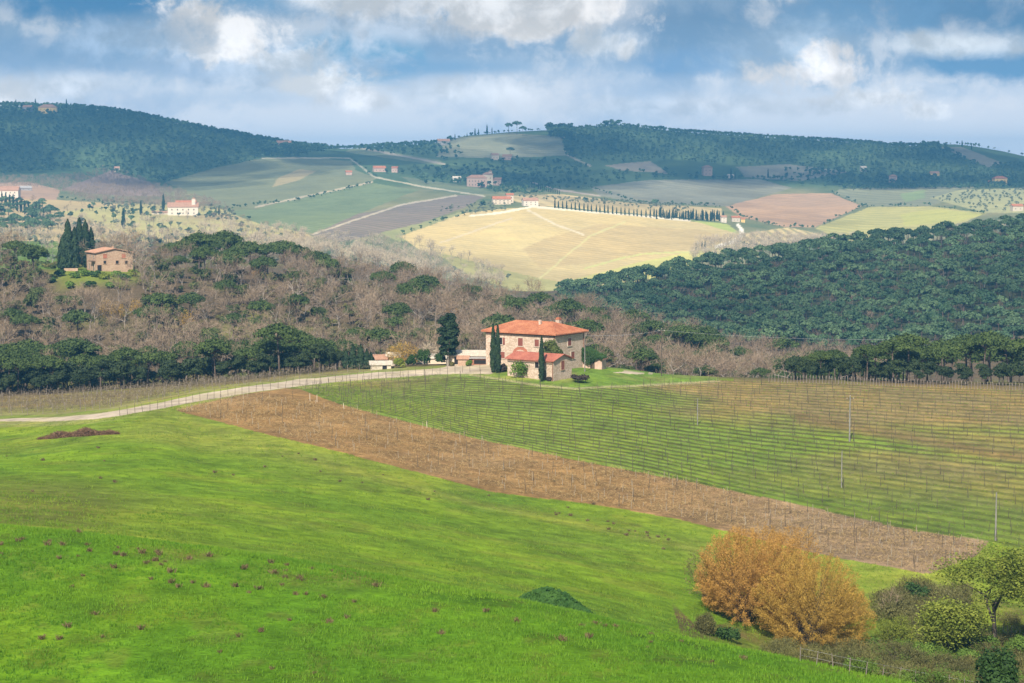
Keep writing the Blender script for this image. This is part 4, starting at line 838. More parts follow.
def roof_hip(root, x0, x1, y0, y1, z, rise, mat, ov=.6, th=.18, along='y', cut=.75, ribs=True):
    x0 -= ov; x1 += ov; y0 -= ov; y1 += ov; xm, ym = (x0 + x1) / 2, (y0 + y1) / 2
    if along == 'y': h = (x1 - x0) / 2 * cut; R0, R1 = (xm, y0 + h, z + rise), (xm, y1 - h, z + rise)
    else: h = (y1 - y0) / 2 * cut; R0, R1 = (x0 + h, ym, z + rise), (x1 - h, ym, z + rise)
    A, B, C_, D = (x0, y0, z), (x1, y0, z), (x1, y1, z), (x0, y1, z); m = MB()
    m.add([A, B, C_, D] + [(p[0], p[1], z + th) for p in (A, B, C_, D)] + [(R0[0], R0[1], R0[2] + th), (R1[0], R1[1], R1[2] + th)],
          [(3, 2, 1, 0), (0, 1, 5, 4), (1, 2, 6, 5), (2, 3, 7, 6), (3, 0, 4, 7)] + ([(4, 5, 8), (5, 6, 9, 8), (6, 7, 9), (7, 4, 8, 9)] if along == 'y' else [(4, 5, 9, 8), (5, 6, 9), (6, 7, 8, 9), (7, 4, 8)]))
    t = np.array([0, 0, th]); R0, R1 = np.array(R0) + t, np.array(R1) + t; cs = [np.array(q) + t for q in (A, B, C_, D)]
    for p, q in ((cs[0], R0), (cs[1], R0 if along == 'y' else R1), (cs[2], R1), (cs[3], R1 if along == 'y' else R0), (R0, R1)): V, F = tube([p, q], [.13, .13], 5); m.add(V, F.tolist())
    if ribs:                   # courses of cover tiles running down each slope
        def course(a, b2, c, d):
            n = int(np.linalg.norm(b2 - a) / .5)
            L = np.linalg.norm(b2 - a); t0 = np.dot(c - a, b2 - a) / L ** 2; t1 = np.dot(d - a, b2 - a) / L ** 2
            for i in range(1, n):
                u = i / n; p = a + (b2 - a) * u
                if u < t0: f = u / t0; q = a + (c - a) * f
                elif u > t1: f = (1 - u) / (1 - t1); q = b2 + (d - b2) * f
                else: f = (u - t0) / max(t1 - t0, 1e-6); q = c + (d - c) * f
                V, F = tube([p, q], [.075, .075], 4); m.add(V, F.tolist())
        if along == 'y': course(cs[0], cs[3], R0, R1); course(cs[1], cs[2], R0, R1); course(cs[0], cs[1], R0, R0); course(cs[3], cs[2], R1, R1)
        else: course(cs[0], cs[1], R0, R1); course(cs[3], cs[2], R0, R1); course(cs[0], cs[3], R0, R0); course(cs[1], cs[2], R1, R1)
    return m.done('roof', mat, root)
def opening(root, face, a, z, w, h, kind='window', pane='dark', shut=None, frame='frame', x=0, y=0):
    """a window or door set on a wall: face 'x-' means the wall plane x = const whose outside is -x, a runs along the wall"""
    def B(a0, a1, d0, d1, z0, z1, m):
        if face == 'x-': m.box(x - d1, x - d0, a0, a1, z0, z1)
        elif face == 'x+': m.box(x + d0, x + d1, a0, a1, z0, z1)
        elif face == 'y-': m.box(a0, a1, y - d1, y - d0, z0, z1)
        return m
    t = .16; m = MB(); B(a - w / 2 - t, a - w / 2, 0, .10, z, z + h, m); B(a + w / 2, a + w / 2 + t, 0, .10, z, z + h, m); B(a - w / 2 - t, a + w / 2 + t, 0, .10, z + h, z + h + t, m)
    if kind != 'door': B(a - w / 2 - t - .05, a + w / 2 + t + .05, 0, .16, z - .14, z, m)
    f = m.done(kind, S[frame], root); B(a - w / 2, a + w / 2, .0, .015, z, z + h, MB()).done('pane' if kind == 'window' else 'door_leaf', S[pane], f)
    if shut == 'closed': B(a - w / 2 + .01, a + w / 2 - .01, .02, .07, z + .01, z + h - .01, MB()).done('shutter', S['shut'], f)
    elif shut:
        for sgn in (-1, 1): c = a + sgn * (w * .75 + t); B(c - w * .25, c + w * .25, .105, .15, z, z + h, MB()).done('shutter', S['shut'], f)
    return f

# ------------------------------------------------------------------ the farmhouse at the end of the track
PH = R(34)
def frame_at(u, v, y0, y1, phi):    # nearest corner of a building; local x runs along its right facade, local y along its left one
    x, y, z = spot(u, v, y0, y1); return (x, y, z), math.pi / 2 - phi, y
loc, rz, Yf = frame_at(555, 370.5, 380, 470, PH)
pxm = FPX / Yf; a_len = 70 / pxm / math.cos(PH); b_len = 30.5 / pxm / math.sin(PH)
zc = -(0.0854 * Yf); EH = 35.5 / pxm
fh = T(link('farmhouse', None, None, loc, rz), 'big two storey stone farmhouse with a hipped terracotta roof on the green knoll', 'house')
wall_box(fh, 0, b_len, 0, a_len, -1.6, EH, S['stone']); roof_hip(fh, 0, b_len, 0, a_len, EH, 9.6 / pxm, S['tile'], .75, .22)
MB().box(-.05, b_len + .05, -.05, a_len + .05, EH - .30, EH - .002).done('cornice', S['gutter'], fh)
rf = [o for o in fh.children if o.name.startswith('roof')][0]
ch = MB().box(b_len * .60, b_len * .60 + .9, 3.4, 4.3, EH + .6, EH + 2.75).done('chimney', S['stone'], rf)
mcap = MB().box(b_len * .60 - .12, b_len * .60 + 1.02, 3.28, 4.42, EH + 2.752, EH + 2.9).box(b_len * .60 + .1, b_len * .60 + .8, 3.5, 4.2, EH + 2.902, EH + 3.2)
MB().box(b_len * .35, b_len * .35 + .5, 6.3, 6.8, EH + 1.4, EH + 2.7).done('chimney', S['stone'], rf)
c2 = mcap.done('chimney_cap', S['tile'], rf)
k = 1 / pxm; cos_, sin_ = math.cos(PH), math.sin(PH)
La = lambda px: (555 - px) / pxm / cos_          # along the left facade, from a pixel column read off the photograph
Ra = lambda px: (px - 555) / pxm / sin_
opening(fh, 'x-', La(500.2), EH - 2.6, .95, 1.5, shut='open'); opening(fh, 'x-', La(520.5), EH - 2.7, 1.25, 1.7, shut='closed'); opening(fh, 'x-', La(502.5), 1.9, 1.05, 1.4, shut='closed')
opening(fh, 'x-', La(537), EH - 2.6, 1.1, 1.5, shut='closed')
opening(fh, 'y-', Ra(570), EH - 2.6, 1.35, 1.6, shut='closed'); opening(fh, 'y-', Ra(573.5), 2.0, 1.35, 1.5, shut='closed')
ar = MB(); n = 10; w2 = 1.7; hh = 2.9
def arch(w2, hb, d0, d1, yc):
    pts = [(yc - w2, 0)] + [(yc - w2 * math.cos(math.pi * i / 10), hb + w2 * .75 * math.sin(math.pi * i / 10)) for i in range(11)] + [(yc + w2, 0)]
    m = MB(); N_ = len(pts); V = [(-d1, p, z) for p, z in pts] + [(-d0, p, z) for p, z in pts] + [(-d1, yc, hb * .5), ]
    F = [(i, (i + 1) % N_, 2 * N_) for i in range(N_)] + [(i, i + N_, (i + 1) % N_ + N_, (i + 1) % N_) for i in range(N_)]
    return m.add(V, F)
af = arch(2.0, 2.9 + .2, 0, .08, La(520.5)).done('archway', S['bricked'], fh); arch(1.45, 2.9, .08, .12, La(520.5)).done('arch_infill', S['pink'], af)
MB().bar((-.12, .12, 0), (-.12, .12, EH - .3), .09).done('drainpipe', S['gutter'], fh); MB().bar((b_len - .12, -.12, 0), (b_len - .12, -.12, EH - .3), .09).done('drainpipe', S['gutter'], fh)
# lower wing in front
loc2, rz2, Ya = frame_at(553.2, 381.3, 370, 440, PH); p2 = FPX / Ya; a2 = 46 / p2 / cos_; b2_ = 19.5 / p2 / sin_; H2 = 20.3 / p2
an = T(link('farm_annex', None, None, loc2, rz2), 'small stone annex with a red tiled roof in front of the big farmhouse', 'annex')
wall_box(an, 0, b2_, 0, a2, -1.4, H2, S['stone'], 'y', 1.05); roof_gable(an, 0, b2_, 0, a2, H2, 1.05, 'y', S['tile_red'], .4, .16)
La2 = lambda px: (553.2 - px) / p2 / cos_
opening(an, 'x-', La2(537), H2 - 1.6, .9, 1.2); opening(an, 'x-', La2(544.5), 0, 1.1, 2.2, 'door', 'wood'); opening(an, 'y-', b2_ * .5, 2.1, 1.15, 1.75, shut='closed', frame='brick')
MB().bar((-.12, .1, 0), (-.12, .1, H2 - .2), .08).bar((-.38, .1, H2 - .3), (-.38, a2, H2 - .3), .08).done('drainpipe', S['gutter'], an)
# shed with a creeper grown roof at the right end of the farmhouse
loc3, rz3, Y3 = frame_at(592, 368.5, 395, 470, R(40)); 
sd = T(link('lean_to_shed', None, None, loc3, R(-18)), 'low pink walled shed overgrown with dark creeper at the right end of the farmhouse', 'shed')
MB().box(-2.2, 2.2, 0, 3.5, -1, 2.0).done('wall', S['pink'], sd)
MB().add([(-2.6, -.3, 4.3), (2.5, -.3, 2.0), (2.5, 3.8, 2.0), (-2.6, 3.8, 4.3), (-2.6, -.3, 4.1), (2.5, -.3, 1.8), (2.5, 3.8, 1.8), (-2.6, 3.8, 4.1)], [(0, 1, 2, 3), (7, 6, 5, 4), (0, 4, 5, 1), (1, 5, 6, 2), (2, 6, 7, 3), (3, 7, 4, 0)]).done('roof', S['tile_old'], sd)
g2 = np.random.default_rng(5); n = 2600; P = np.stack([g2.uniform(-2.7, 2.4, n), g2.uniform(-.5, 3.9, n), np.zeros(n)], 1); P[:, 2] = 4.3 - (P[:, 0] + 2.6) * .45 + g2.uniform(-.05, .45, n); dr = g2.random(n) < .4
P[dr, 1] = -.40 + g2.uniform(-.25, .1, dr.sum()); P[dr, 2] -= g2.random(dr.sum()) * 2.8 * sstep(2.0, -1.0, P[dr, 0])
V, F = cards(P, unit(np.array([[-.2, -.7, .7]]) + g2.normal(size=(n, 3)) * .4), .22, .24, g2); link('creeper', np_mesh('creeper', V, F, LM['box'], False, np.repeat(np.clip(.4 + g2.normal(size=n) * .2, 0, 1), 4)), sd)
MB().box(-.4, .6, -.06, -.02, 0, 1.9).done('door', S['wood'], sd)

# ------------------------------------------------------------------ planting and yard at the farm
def cyp(u, vb, vt, wpx, label, y0=370, y1=470, seed=0, n=1500, size=.26, base=.02, pw=.75, name='cypress_tree', R_=None, **kw):
    x, y, z = spot(u, vb, y0, y1); p = FPX / y; k_ = Kind(name, [cypress_shape(300 + seed, (vb - vt) / p, R_ or wpx / 2 / p, n, size, base, pw, **kw)], BM['dark'], LM['cypress']); return k_.put((x, y, z), 1, label, 'cypress')
cyp(493.2, 372.5, 324, 5.6, 'slim dark cypress at the left end of the farmhouse, left of a touching pair', seed=1); cyp(497.8, 373, 325.5, 5.4, 'slim dark cypress at the left end of the farmhouse, right of a touching pair', seed=2)
cyp(541.5, 381.5, 336, 5.0, 'single narrow cypress in front of the annex wall', seed=3)
x, y, z = spot(448, 366, 380, 470); p = FPX / y; H_ = 53 / p
def column_tree(seed, H, R_):
    g = np.random.default_rng(seed); cl = []
    for i in range(90):
        t = g.random(); zz = H * (.22 + .74 * t); r = R_ * (math.sin(math.pi * (.12 + .80 * t ** 1.1)) ** .55) * .68; a = g.uniform(0, 6.28); cl.append(([r * math.cos(a), r * math.sin(a), zz], R_ * .40, H * .055))
    return join([tube([[0, 0, -.5], [.1, 0, H * .2], [0, .1, H * .55]], [.34, .26, .12], 7), tube([[.1, 0, H * .12], [.9, .2, H * .3]], [.15, .07], 5)]), crown(cl, g, 70, .34)
Kind('evergreen_tree', [column_tree(9, H_, 11.0 / p)], BM['grey'], LM['cypress']).put((x, y, z), 1, 'tall egg shaped dark evergreen with a bare trunk by the track', 'tree')
def bush(u, vb, wpx, hpx, mat, label, name='bush', y0=120, y1=480, seed=0, n=110, size=.24, cat='bush', nc_=11):
    x, y, z = spot(u, vb, y0, y1); p = FPX / y
    if mat in ('bramble', 'spring') and y < 300: return Kind(name, [spray_shape(400 + seed, wpx / 2 / p, hpx / p, 150, 46, .10)], BM['dark'], LM['olivescrub' if mat == 'bramble' and seed % 2 else mat]).put((x, y, z - .1), 1, label, cat)
    return Kind(name, [(None, bush_shape(400 + seed, wpx / 2 / p, hpx / p * 1.05, n, size, nc_))], None, LM[mat]).put((x, y, z - .15), 1, label, cat)
bush(518, 377.5, 23, 17, 'fresh', 'bright green rounded bush at the left corner of the annex', y0=370, seed=1); bush(503.5, 372, 9, 9, 'purple', 'small dark round bush between the cypress pair and the bright green bush', y0=370, seed=2)
bush(580, 382.5, 21, 9, 'purple', 'low dark purple hedge bush right of the annex', y0=370, seed=3); bush(550, 381, 8, 5, 'purple', 'small dark bush at the foot of the annex wall', y0=370, seed=4)
x, y, z = spot(551, 371, 388, 470); p = FPX / y
Kind('round_tree', [oak_shape(71, 36 / p, 15 / p, 160, .32, 22)], BM['dark'], LM['oak']).put((x - .3, y - 2.0, z), 1, 'dark round topped tree between the annex roof and the farmhouse wall', 'tree')
x, y, z = spot(402, 363, 380, 480); p = FPX / y
kw_ = Kind('willow_bush', [spray_shape(31, 15 / p, 25 / p, 110, 22, .2)], BM['grey'], LM['gold']); kw_.put((x, y, z), 1, 'straw yellow willow bush behind the cream sheds by the track', 'bush')
x, y, z = spot(429, 361, 380, 480)
Kind('willow_bush', [bare_shape(77, 21 / p, .5, 4, 3, .05)], BM['grey'], LM['twig_p']).put((x, y, z), 1, 'pale leafless willow left of the tall egg shaped evergreen', 'tree')
for i, (u_, vb, w_, h_, mt, lb) in enumerate([(411, 366, 13, 12, 'box', 'dark green shrub right of the cream sheds, lowest of the row'), (424, 365.5, 16, 17, 'box', 'dark green shrub in the middle of the row left of the egg shaped evergreen'), (440, 365, 13, 12, 'box', 'dark green shrub touching the trunk of the egg shaped evergreen'),
        (399, 368, 13, 10, 'spring', 'yellow green bush in front of the cream sheds'), (469, 366, 7, 7, 'fresh', 'small green bush in front of the long low barn'), (452, 366, 6, 5, 'bramble', 'small brown bush at the left end of the barn')]): bush(u_, vb, w_, h_, mt, lb, y0=380, seed=20 + i)
for i, (u_, vb, vt, w_) in enumerate([(346, 368, 349, 8), (353, 368.5, 345, 9), (361, 369, 344.5, 9), (367, 369, 350, 7), (371, 368.5, 353, 7)]):
    cyp(u_, vb, vt, w_, 'small spiky dark conifer by the track, %s of a clump of five' % ['leftmost', 'second from left', 'middle', 'second from right', 'rightmost'][i], 380, 480, 30 + i, 700, .3, .02, 1.0, 'conifer', rag=.2)
def shed(u, v, w, d, h, rise, yaw, wm, rm, name, label, cat='shed', y0=380, y1=480, doors=(), along='x', windows=()):
    x, y, z = spot(u, v, y0, y1); e = T(link(name, None, None, (x, y, z), yaw), label, cat); wall_box(e, -w / 2, w / 2, 0, d, -.8, h, S[wm], along if rise else None, rise)
    if rise: roof_gable(e, -w / 2, w / 2, 0, d, h, rise, along, S[rm], .3, .12)
    else: MB().box(-w / 2 - .3, w / 2 + .3, -.4, d + .3, h + .002, h + .18).done('roof', S[rm], e)
    for a, w_, h_, z_ in doors: opening(e, 'y-', a, z_, w_, h_, 'door', 'dark', None, wm)
    for a, w_, h_, z_ in windows: opening(e, 'y-', a, z_, w_, h_, 'window', 'dark')
    return e
shed(381, 369.5, 4.4, 5, 1.0, .6, R(6), 'cream', 'sheetroof', 'tool_shed', 'low cream shed nearest the track among the small sheds', doors=[(.8, 1.0, .9, 0)]); shed(393, 361, 3.0, 3.0, 2.0, .8, R(-8), 'cream', 'sheetroof', 'tool_shed', 'small cream shed behind the low one, half hidden by the willow bush')
shed(378, 364, 3.8, 4, 1.6, .8, R(10), 'plaster', 'tile_old', 'tool_shed', 'small ochre shed with faded tiles left of the cream sheds'); shed(437, 361, 4.0, 4, 1.3, .8, R(4), 'plaster', 'sheetroof', 'hay_barn', 'pale shed with a light roof seen between the shrubs and the egg shaped evergreen')
shed(468, 364.5, 8.6, 6, 1.9, .9, R(-5), 'plaster', 'sheetroof', 'long_barn', 'long low barn with a cream roof and dark openings left of the farmhouse', 'barn', doors=[(-2.2, 1.6, 1.6, 0), (1.4, 2.4, 1.3, .2)])
shed(463, 365.5, 2.2, 1.6, 1.5, .5, R(-5), 'brick', 'tile_old', 'dog_house', 'tiny brick hut with a tiled roof in front of the long low barn')
shed(480, 364.5, 4.2, 2.2, 1.3, 0, R(-3), 'rust', 'grey', 'open_store', 'grey roofed store with rusty walls against the cypress pair', doors=[(0, 2.6, .9, .1)])
def pole(u, vb, vt, label, y0, y1, arm=True, mat='pole', r=.10, name='utility_pole'):
    x, y, z = spot(u, vb, y0, y1); h = (vb - vt) / FPX * y; e = T(link(name, None, None, (x, y, z), R(15)), label, 'pole')
    V, F = tube([[0, 0, -.6], [0, 0, h]], [r * 1.25, r * .8], 8); MB().add(V, F.tolist()).done('pole', BM[mat], e)
    if arm:
        c = MB().box(-.7, .7, -.05, .05, h - .55, h - .43).done('crossarm', BM['post'], e)
        for sx in (-.6, 0, .6): MB().lathe([(.0, 0), (.05, 0), (.07, .06), (.04, .12), (0, .16)], 8, (sx, 0, h - .43 + (.43 if sx == 0 else 0))).done('insulator', S['white'], c)
    return (x, y, z + h)
pA = pole(584.8, 371.5, 333.5, 'thin pale pole standing before the right corner of the farmhouse', 385, 440, False, r=.09); pB = pole(661.5, 375.5, 328.5, 'tall weathered utility pole beyond the lawn right of the farmhouse', 385, 470, mat='post')
pC = pole(697.5, 425, 398, 'short thin pole at the left of the vineyard slope', 280, 430, False, r=.08); pD = pole(849.5, 441.5, 395.5, 'pale utility pole with a crossarm in the middle of the vineyard', 280, 430, True, r=.13)
pE = pole(841.5, 487.5, 450, 'thin dark pole lower down the vineyard, below the pale crossarm pole', 250, 400, False, r=.08); pF = pole(995.5, 540.5, 491.5, 'pale pole at the lower right end of the vineyard', 240, 340, False, r=.11)
def wire(p, q, sag, label):
    t = np.linspace(0, 1, 14)[:, None]; P = np.array(p) + (np.array(q) - np.array(p)) * t; P[:, 2] -= sag * 4 * (t * (1 - t))[:, 0] + .3; V, F = tube(P, np.full(14, .018), 4); T(link('power_line', np_mesh('power_line', V, F, S['wire'])), label, 'wire')
wire(pA, pB, .5, 'thin wire from the pale farmhouse pole to the weathered utility pole'); wire(pB, (pB[0] + 60, pB[1] + 25, pB[2] - 4), .8, 'thin wire running off to the right from the weathered utility pole')

# ------------------------------------------------------------------ the old house on the spur
PH2 = R(63); x, y, z = spot(96.5, 271.3, 560, 720); p = FPX / y
oh = T(link('stone_house', None, None, (x, y, z), math.pi / 2 - PH2), 'square old red stone farmhouse alone on the wooded spur by dark cypresses', 'house')
gw = 33.2 / p / math.sin(PH2); lw = 16.5 / p / math.cos(PH2); H3 = 18.2 / p
wall_box(oh, 0, gw, 0, lw, -2.2, H3, S['brick'], 'y', 1.25); roof_gable(oh, 0, gw, 0, lw, H3, 1.25, 'y', S['tile_old'], .5, .2)
for f_, zz, w_, h_, pn in [(.24, H3 - 1.7, 1.3, 1.35, 'bricked'), (.75, H3 - 1.7, 1.3, 1.35, 'bricked'), (.23, H3 - 3.5, .9, 1.0, 'dark'), (.57, H3 - 3.6, .95, 1.05, 'dark'), (.82, H3 - 3.6, .9, .95, 'dark')]: opening(oh, 'y-', gw * f_, zz, w_, h_, 'window', pn, None, 'brick')
opening(oh, 'y-', 1.0, 0, 1.4, 2.0, 'door', 'dark', None, 'brick')
for f_, zz, w_, h_ in [(.25, H3 - 1.5, .9, 1.1), (.6, H3 - 1.5, .9, 1.1)]: opening(oh, 'x-', lw * f_, zz, w_, h_, 'window', 'dark')
opening(oh, 'x-', lw * .72, .4, 1.2, 2.0, 'door', 'wood'); opening(oh, 'x-', lw * .25, 0, 1.4, 2.2, 'door', 'dark')
MB().box(-1.2, 0, lw * .1, lw * .45, H3 - 2.8, H3 - 2.6).done('balcony', S['wood'], oh)
MB().box(gw * .6, gw * .6 + .6, lw * .6, lw * .6 + .6, H3 + .6, H3 + 1.9).done('chimney', S['brick'], [o for o in oh.children if o.name.startswith('roof')][0])
for i, (u_, vt, w_) in enumerate([(63.5, 236, 10), (68.5, 219.5, 11), (75, 228, 9), (80, 216.5, 10), (86, 218.5, 10), (91.5, 226, 8)]):
    cyp(u_, 270 if u_ < 78 else 265.5, vt, w_, 'tall dark cypress left of the old stone house, %s of six' % ['leftmost', 'second from left', 'third from left', 'third from right', 'second from right', 'rightmost'][i], 560, 740, 50 + i, 1000, .5, .02, .7, rag=.16)
for (u_, vb, vt, i, lb) in [(134, 272, 228, 0, 'large leafless tree right of the old stone house on the spur'), (117, 266, 231, 3, 'slim leafless tree behind the roof of the old stone house'), (146, 284, 238, 2, 'broad leafless tree on the slope right of the old stone house')]:
    x, y, z = spot(u_, vb, 560, 760); K['bare'].put((x, y, z), (vb - vt) / FPX * y / 9.0, lb, 'tree', i=i)
x, y, z = spot(7, 262, 560, 760); K['oak'].put((x, y, z), .8, 'dark round tree at the left edge of the spur', 'tree')
for i, (u_, vb) in enumerate([(84, 276), (95, 277), (104, 279), (116, 277), (124, 280), (132, 276), (74, 278), (60, 276), (140, 285), (110, 288), (90, 287), (124, 290), (70, 288), (50, 283), (152, 288)]):
    bush(u_, vb, 13, 7, ['fresh', 'box', 'spring'][i % 3], 'low %s bush on the grassy bank below the old stone house' % ['green', 'dark green', 'yellow green'][i % 3], y0=560, y1=760, seed=60 + i, n=40, size=.45, name='bank_bush')['group'] = 'bushes on the bank below the old house'
MB().box(-2.2, 2.2, -.2, .2, -.6, .9).done('garden_wall', S['brick'], None, spot(71, 271, 560, 720), R(8))
T(bpy.data.objects['garden_wall'], 'short low stone wall beneath the dark cypresses by the old stone house', 'wall')
# ------------------------------------------------------------------ far farms, villas and hilltop houses
def far_house(u, vb, wpx, hpx, label, wm='plaster', rm='tile_old', dep=.6, yaw=12, y0=1300, y1=3600, name='far_house', cat='house', tower=None, roof='gable', rise=.28, nwin=3):
    x, y, z = spot(u, vb, y0, y1); p = FPX / y; w = wpx / p; h = hpx / p; d = w * dep
    e = T(link(name, None, None, (x, y, z), R(yaw)), label, cat); r = min(w, d) * rise
    wall_box(e, -w / 2, w / 2, 0, d, -3, h, S[wm], 'x' if roof == 'gable' else None, r)
    if roof == 'gable': roof_gable(e, -w / 2, w / 2, 0, d, h, r, 'x', S[rm], .5, .3, False)
    else: roof_hip(e, -w / 2, w / 2, 0, d, h, r, S[rm], .6, .3, 'x', .9, False)
    for i in range(nwin):
        for zz in ([.18, .60] if hpx > 5 else [.35]): a = (-.5 + (i + .5) / nwin) * w * .9; opening(e, 'y-', a, h * zz, min(.95, w * .05 + .3), min(1.4, h * .17), 'window', 'dark', None, wm)
    if tower: a, tw, th = tower; a, tw, th = a / p, tw / p, th / p; t_ = MB().box(a - tw / 2, a + tw / 2, d * .2, d * .2 + tw, 0, th).done('tower', S[wm], e); roof_c = MB().add([(a - tw * .6, d * .2 - tw * .1, th), (a + tw * .6, d * .2 - tw * .1, th), (a + tw * .6, d * .2 + tw * 1.1, th), (a - tw * .6, d * .2 + tw * 1.1, th), (a, d * .2 + tw / 2, th + tw * .4)], [(3, 2, 1, 0), (0, 1, 4), (1, 2, 4), (2, 3, 4), (3, 0, 4)]).done('tower_roof', S[rm], t_)
    return e
V_ = 'villa'
far_house(183, 215.5, 30, 8.5, 'white country church with a bell tower in the sunny valley on the left', 'white', 'tile_old', .5, 8, 1300, 2600, 'church', 'church', (10.5, 3.6, 16.5), nwin=5)
far_house(186, 209, 20, 5.5, 'pink roofed house directly behind the white country church', 'pink', 'tile', .5, 8, 1400, 2700, 'farm_house', nwin=4)
far_house(160, 214.5, 16, 2.2, 'low pale garden wall building left of the white country church', 'cream', 'tile_old', .2, 6, 1300, 2600, 'outbuilding', 'outbuilding', nwin=2)
far_house(4, 197.5, 28, 7, 'long white winery building with a tan roof at the left edge', 'white', 'tile_old', .5, 4, 1300, 2600, 'winery', 'building', nwin=6)
far_house(26, 190.5, 12, 2.5, 'small grey roofed shed behind the white winery building', 'grey', 'grey', .6, 30, 1300, 2900, 'outbuilding', 'outbuilding', nwin=2)
far_house(47.5, 113.5, 18, 6, 'ochre villa among dark trees on the left hilltop', 'yellow', 'tile_old', .6, 6, 2500, 3600, 'hilltop_villa', V_, roof='hip', nwin=5)
far_house(27, 111.5, 9, 4.5, 'grey house left of the ochre villa on the left hilltop', 'grey', 'tile_old', .7, -6, 2500, 3600, 'hilltop_house', nwin=2)
far_house(116, 172, 7, 4, 'small pale house buried in the dark woods of the left hill', 'cream', 'tile_old', .7, 10, 2000, 3300, 'wood_house', nwin=2)
far_house(284, 146.5, 14, 3.5, 'faint pink house on the saddle left of the far ridge', 'pink', 'tile_old', .6, 8, 2600, 3600, 'ridge_house', nwin=3)
far_house(380, 172, 12, 4.0, 'long pink farmhouse above the green hillside vineyards', 'pink', 'tile', .6, 16, 2000, 3300, 'vineyard_house', nwin=3); far_house(394.5, 172.5, 6, 4.6, 'tall narrow pink house right of the long pink farmhouse', 'pink', 'tile', .8, -10, 2000, 3300, 'vineyard_house', nwin=2)
far_house(349, 175, 6, 3, 'tiny pink barn left of the long pink farmhouse', 'pink', 'tile', .8, 10, 2000, 3300, 'barn', 'barn', nwin=1)
far_house(477, 187, 20, 9, 'large pink villa with many windows in the centre of the far valley', 'pink', 'tile_old', .5, 4, 2000, 3300, 'large_villa', V_, roof='hip', nwin=6); far_house(488, 185, 10, 10.5, 'square pale tower house joined to the large pink villa', 'plaster', 'tile_old', .8, 4, 2000, 3300, 'tower_house', V_, (2.5, 3.5, 13.5), 'hip', nwin=2)
far_house(497, 185.5, 8, 6, 'small pink wing right of the large villa', 'pink', 'tile_old', .8, -8, 2000, 3300, 'side_wing', nwin=2); far_house(457, 182, 8, 4, 'small white roofed cottage left of the large pink villa', 'white', 'sheetroof', .7, 10, 2000, 3300, 'cottage', nwin=2)
far_house(444, 145, 12, 4, 'grey house in the trees at the saddle of the ridge', 'grey', 'tile_old', .6, 10, 2600, 3600, 'ridge_house', nwin=3)
far_house(495.5, 160, 7, 5, 'small pale house at the foot of the high pale field', 'plaster', 'tile_old', .8, 14, 2300, 3500, 'field_house', nwin=2); far_house(507, 160, 9, 4, 'pink cottage right of the small pale house under the high field', 'pink', 'tile_old', .6, -6, 2300, 3500, 'field_house', nwin=2)
far_house(502, 204.5, 18, 5.5, 'long stone farm with red roofs left of the sunny yellow fields', 'plaster', 'tile', .5, 8, 1700, 2800, 'stone_farm', nwin=4); far_house(510, 203, 7, 8, 'tall stone block in the middle of the red roofed farm', 'plaster', 'tile', .8, 8, 1700, 2800, 'stone_farm', nwin=2)
far_house(531, 206, 15, 5.5, 'white farmhouse at the start of the pale road and cypress avenue', 'white', 'tile_old', .6, 12, 1700, 2600, 'white_farm', nwin=3)
far_house(724, 222.5, 5.5, 5.5, 'bright white cube shaped house at the end of the cypress avenue', 'white', 'tile_old', .9, 10, 1700, 2500, 'white_house', nwin=1); far_house(736, 222, 8, 4.5, 'low sunlit house right of the white cube at the bend of the road', 'cream', 'tile', .6, 6, 1700, 2500, 'roadside_house', nwin=2); far_house(743, 222.5, 4, 3.5, 'tiny ochre house at the outer side of the road bend', 'yellow', 'tile', .8, -6, 1700, 2500, 'roadside_house', nwin=1)
far_house(708, 176, 9, 8.5, 'square pink house before dark trees on the far right slope', 'pink', 'tile_old', .8, 10, 2100, 3400, 'square_house', roof='hip', nwin=2); far_house(731, 178.5, 6, 3, 'tiny white shed beside a cypress on the far right slope', 'white', 'sheetroof', .7, 5, 2100, 3400, 'small_shed', 'shed', nwin=1)
far_house(864, 171.5, 5.5, 4, 'tiny white house on the dark slope of the far right', 'white', 'sheetroof', .8, 10, 2300, 3500, 'white_house', nwin=1); far_house(893, 182.5, 8, 6, 'pink house at the foot of the dark far ridge on the right', 'pink', 'tile_old', .8, -10, 2100, 3400, 'foot_house', roof='hip', nwin=2)
far_house(935, 176, 9, 3, 'long ochre house under the dark far ridge on the right', 'yellow', 'tile_old', .6, 6, 2300, 3500, 'long_house', nwin=3); far_house(1001, 184.5, 13, 6, 'sunlit yellow farmhouse below the dark ridge near the right edge', 'yellow', 'tile', .6, 8, 2100, 3400, 'yellow_farm', roof='hip', nwin=3); far_house(991, 184.5, 4, 3, 'little yellow barn left of the sunlit yellow farmhouse', 'yellow', 'tile', .8, 8, 2100, 3400, 'barn', 'barn', nwin=1)
far_house(1018, 211, 11, 5, 'pale house at the right edge below the olive grove', 'cream', 'tile', .6, 10, 1700, 2900, 'grove_house', nwin=2)
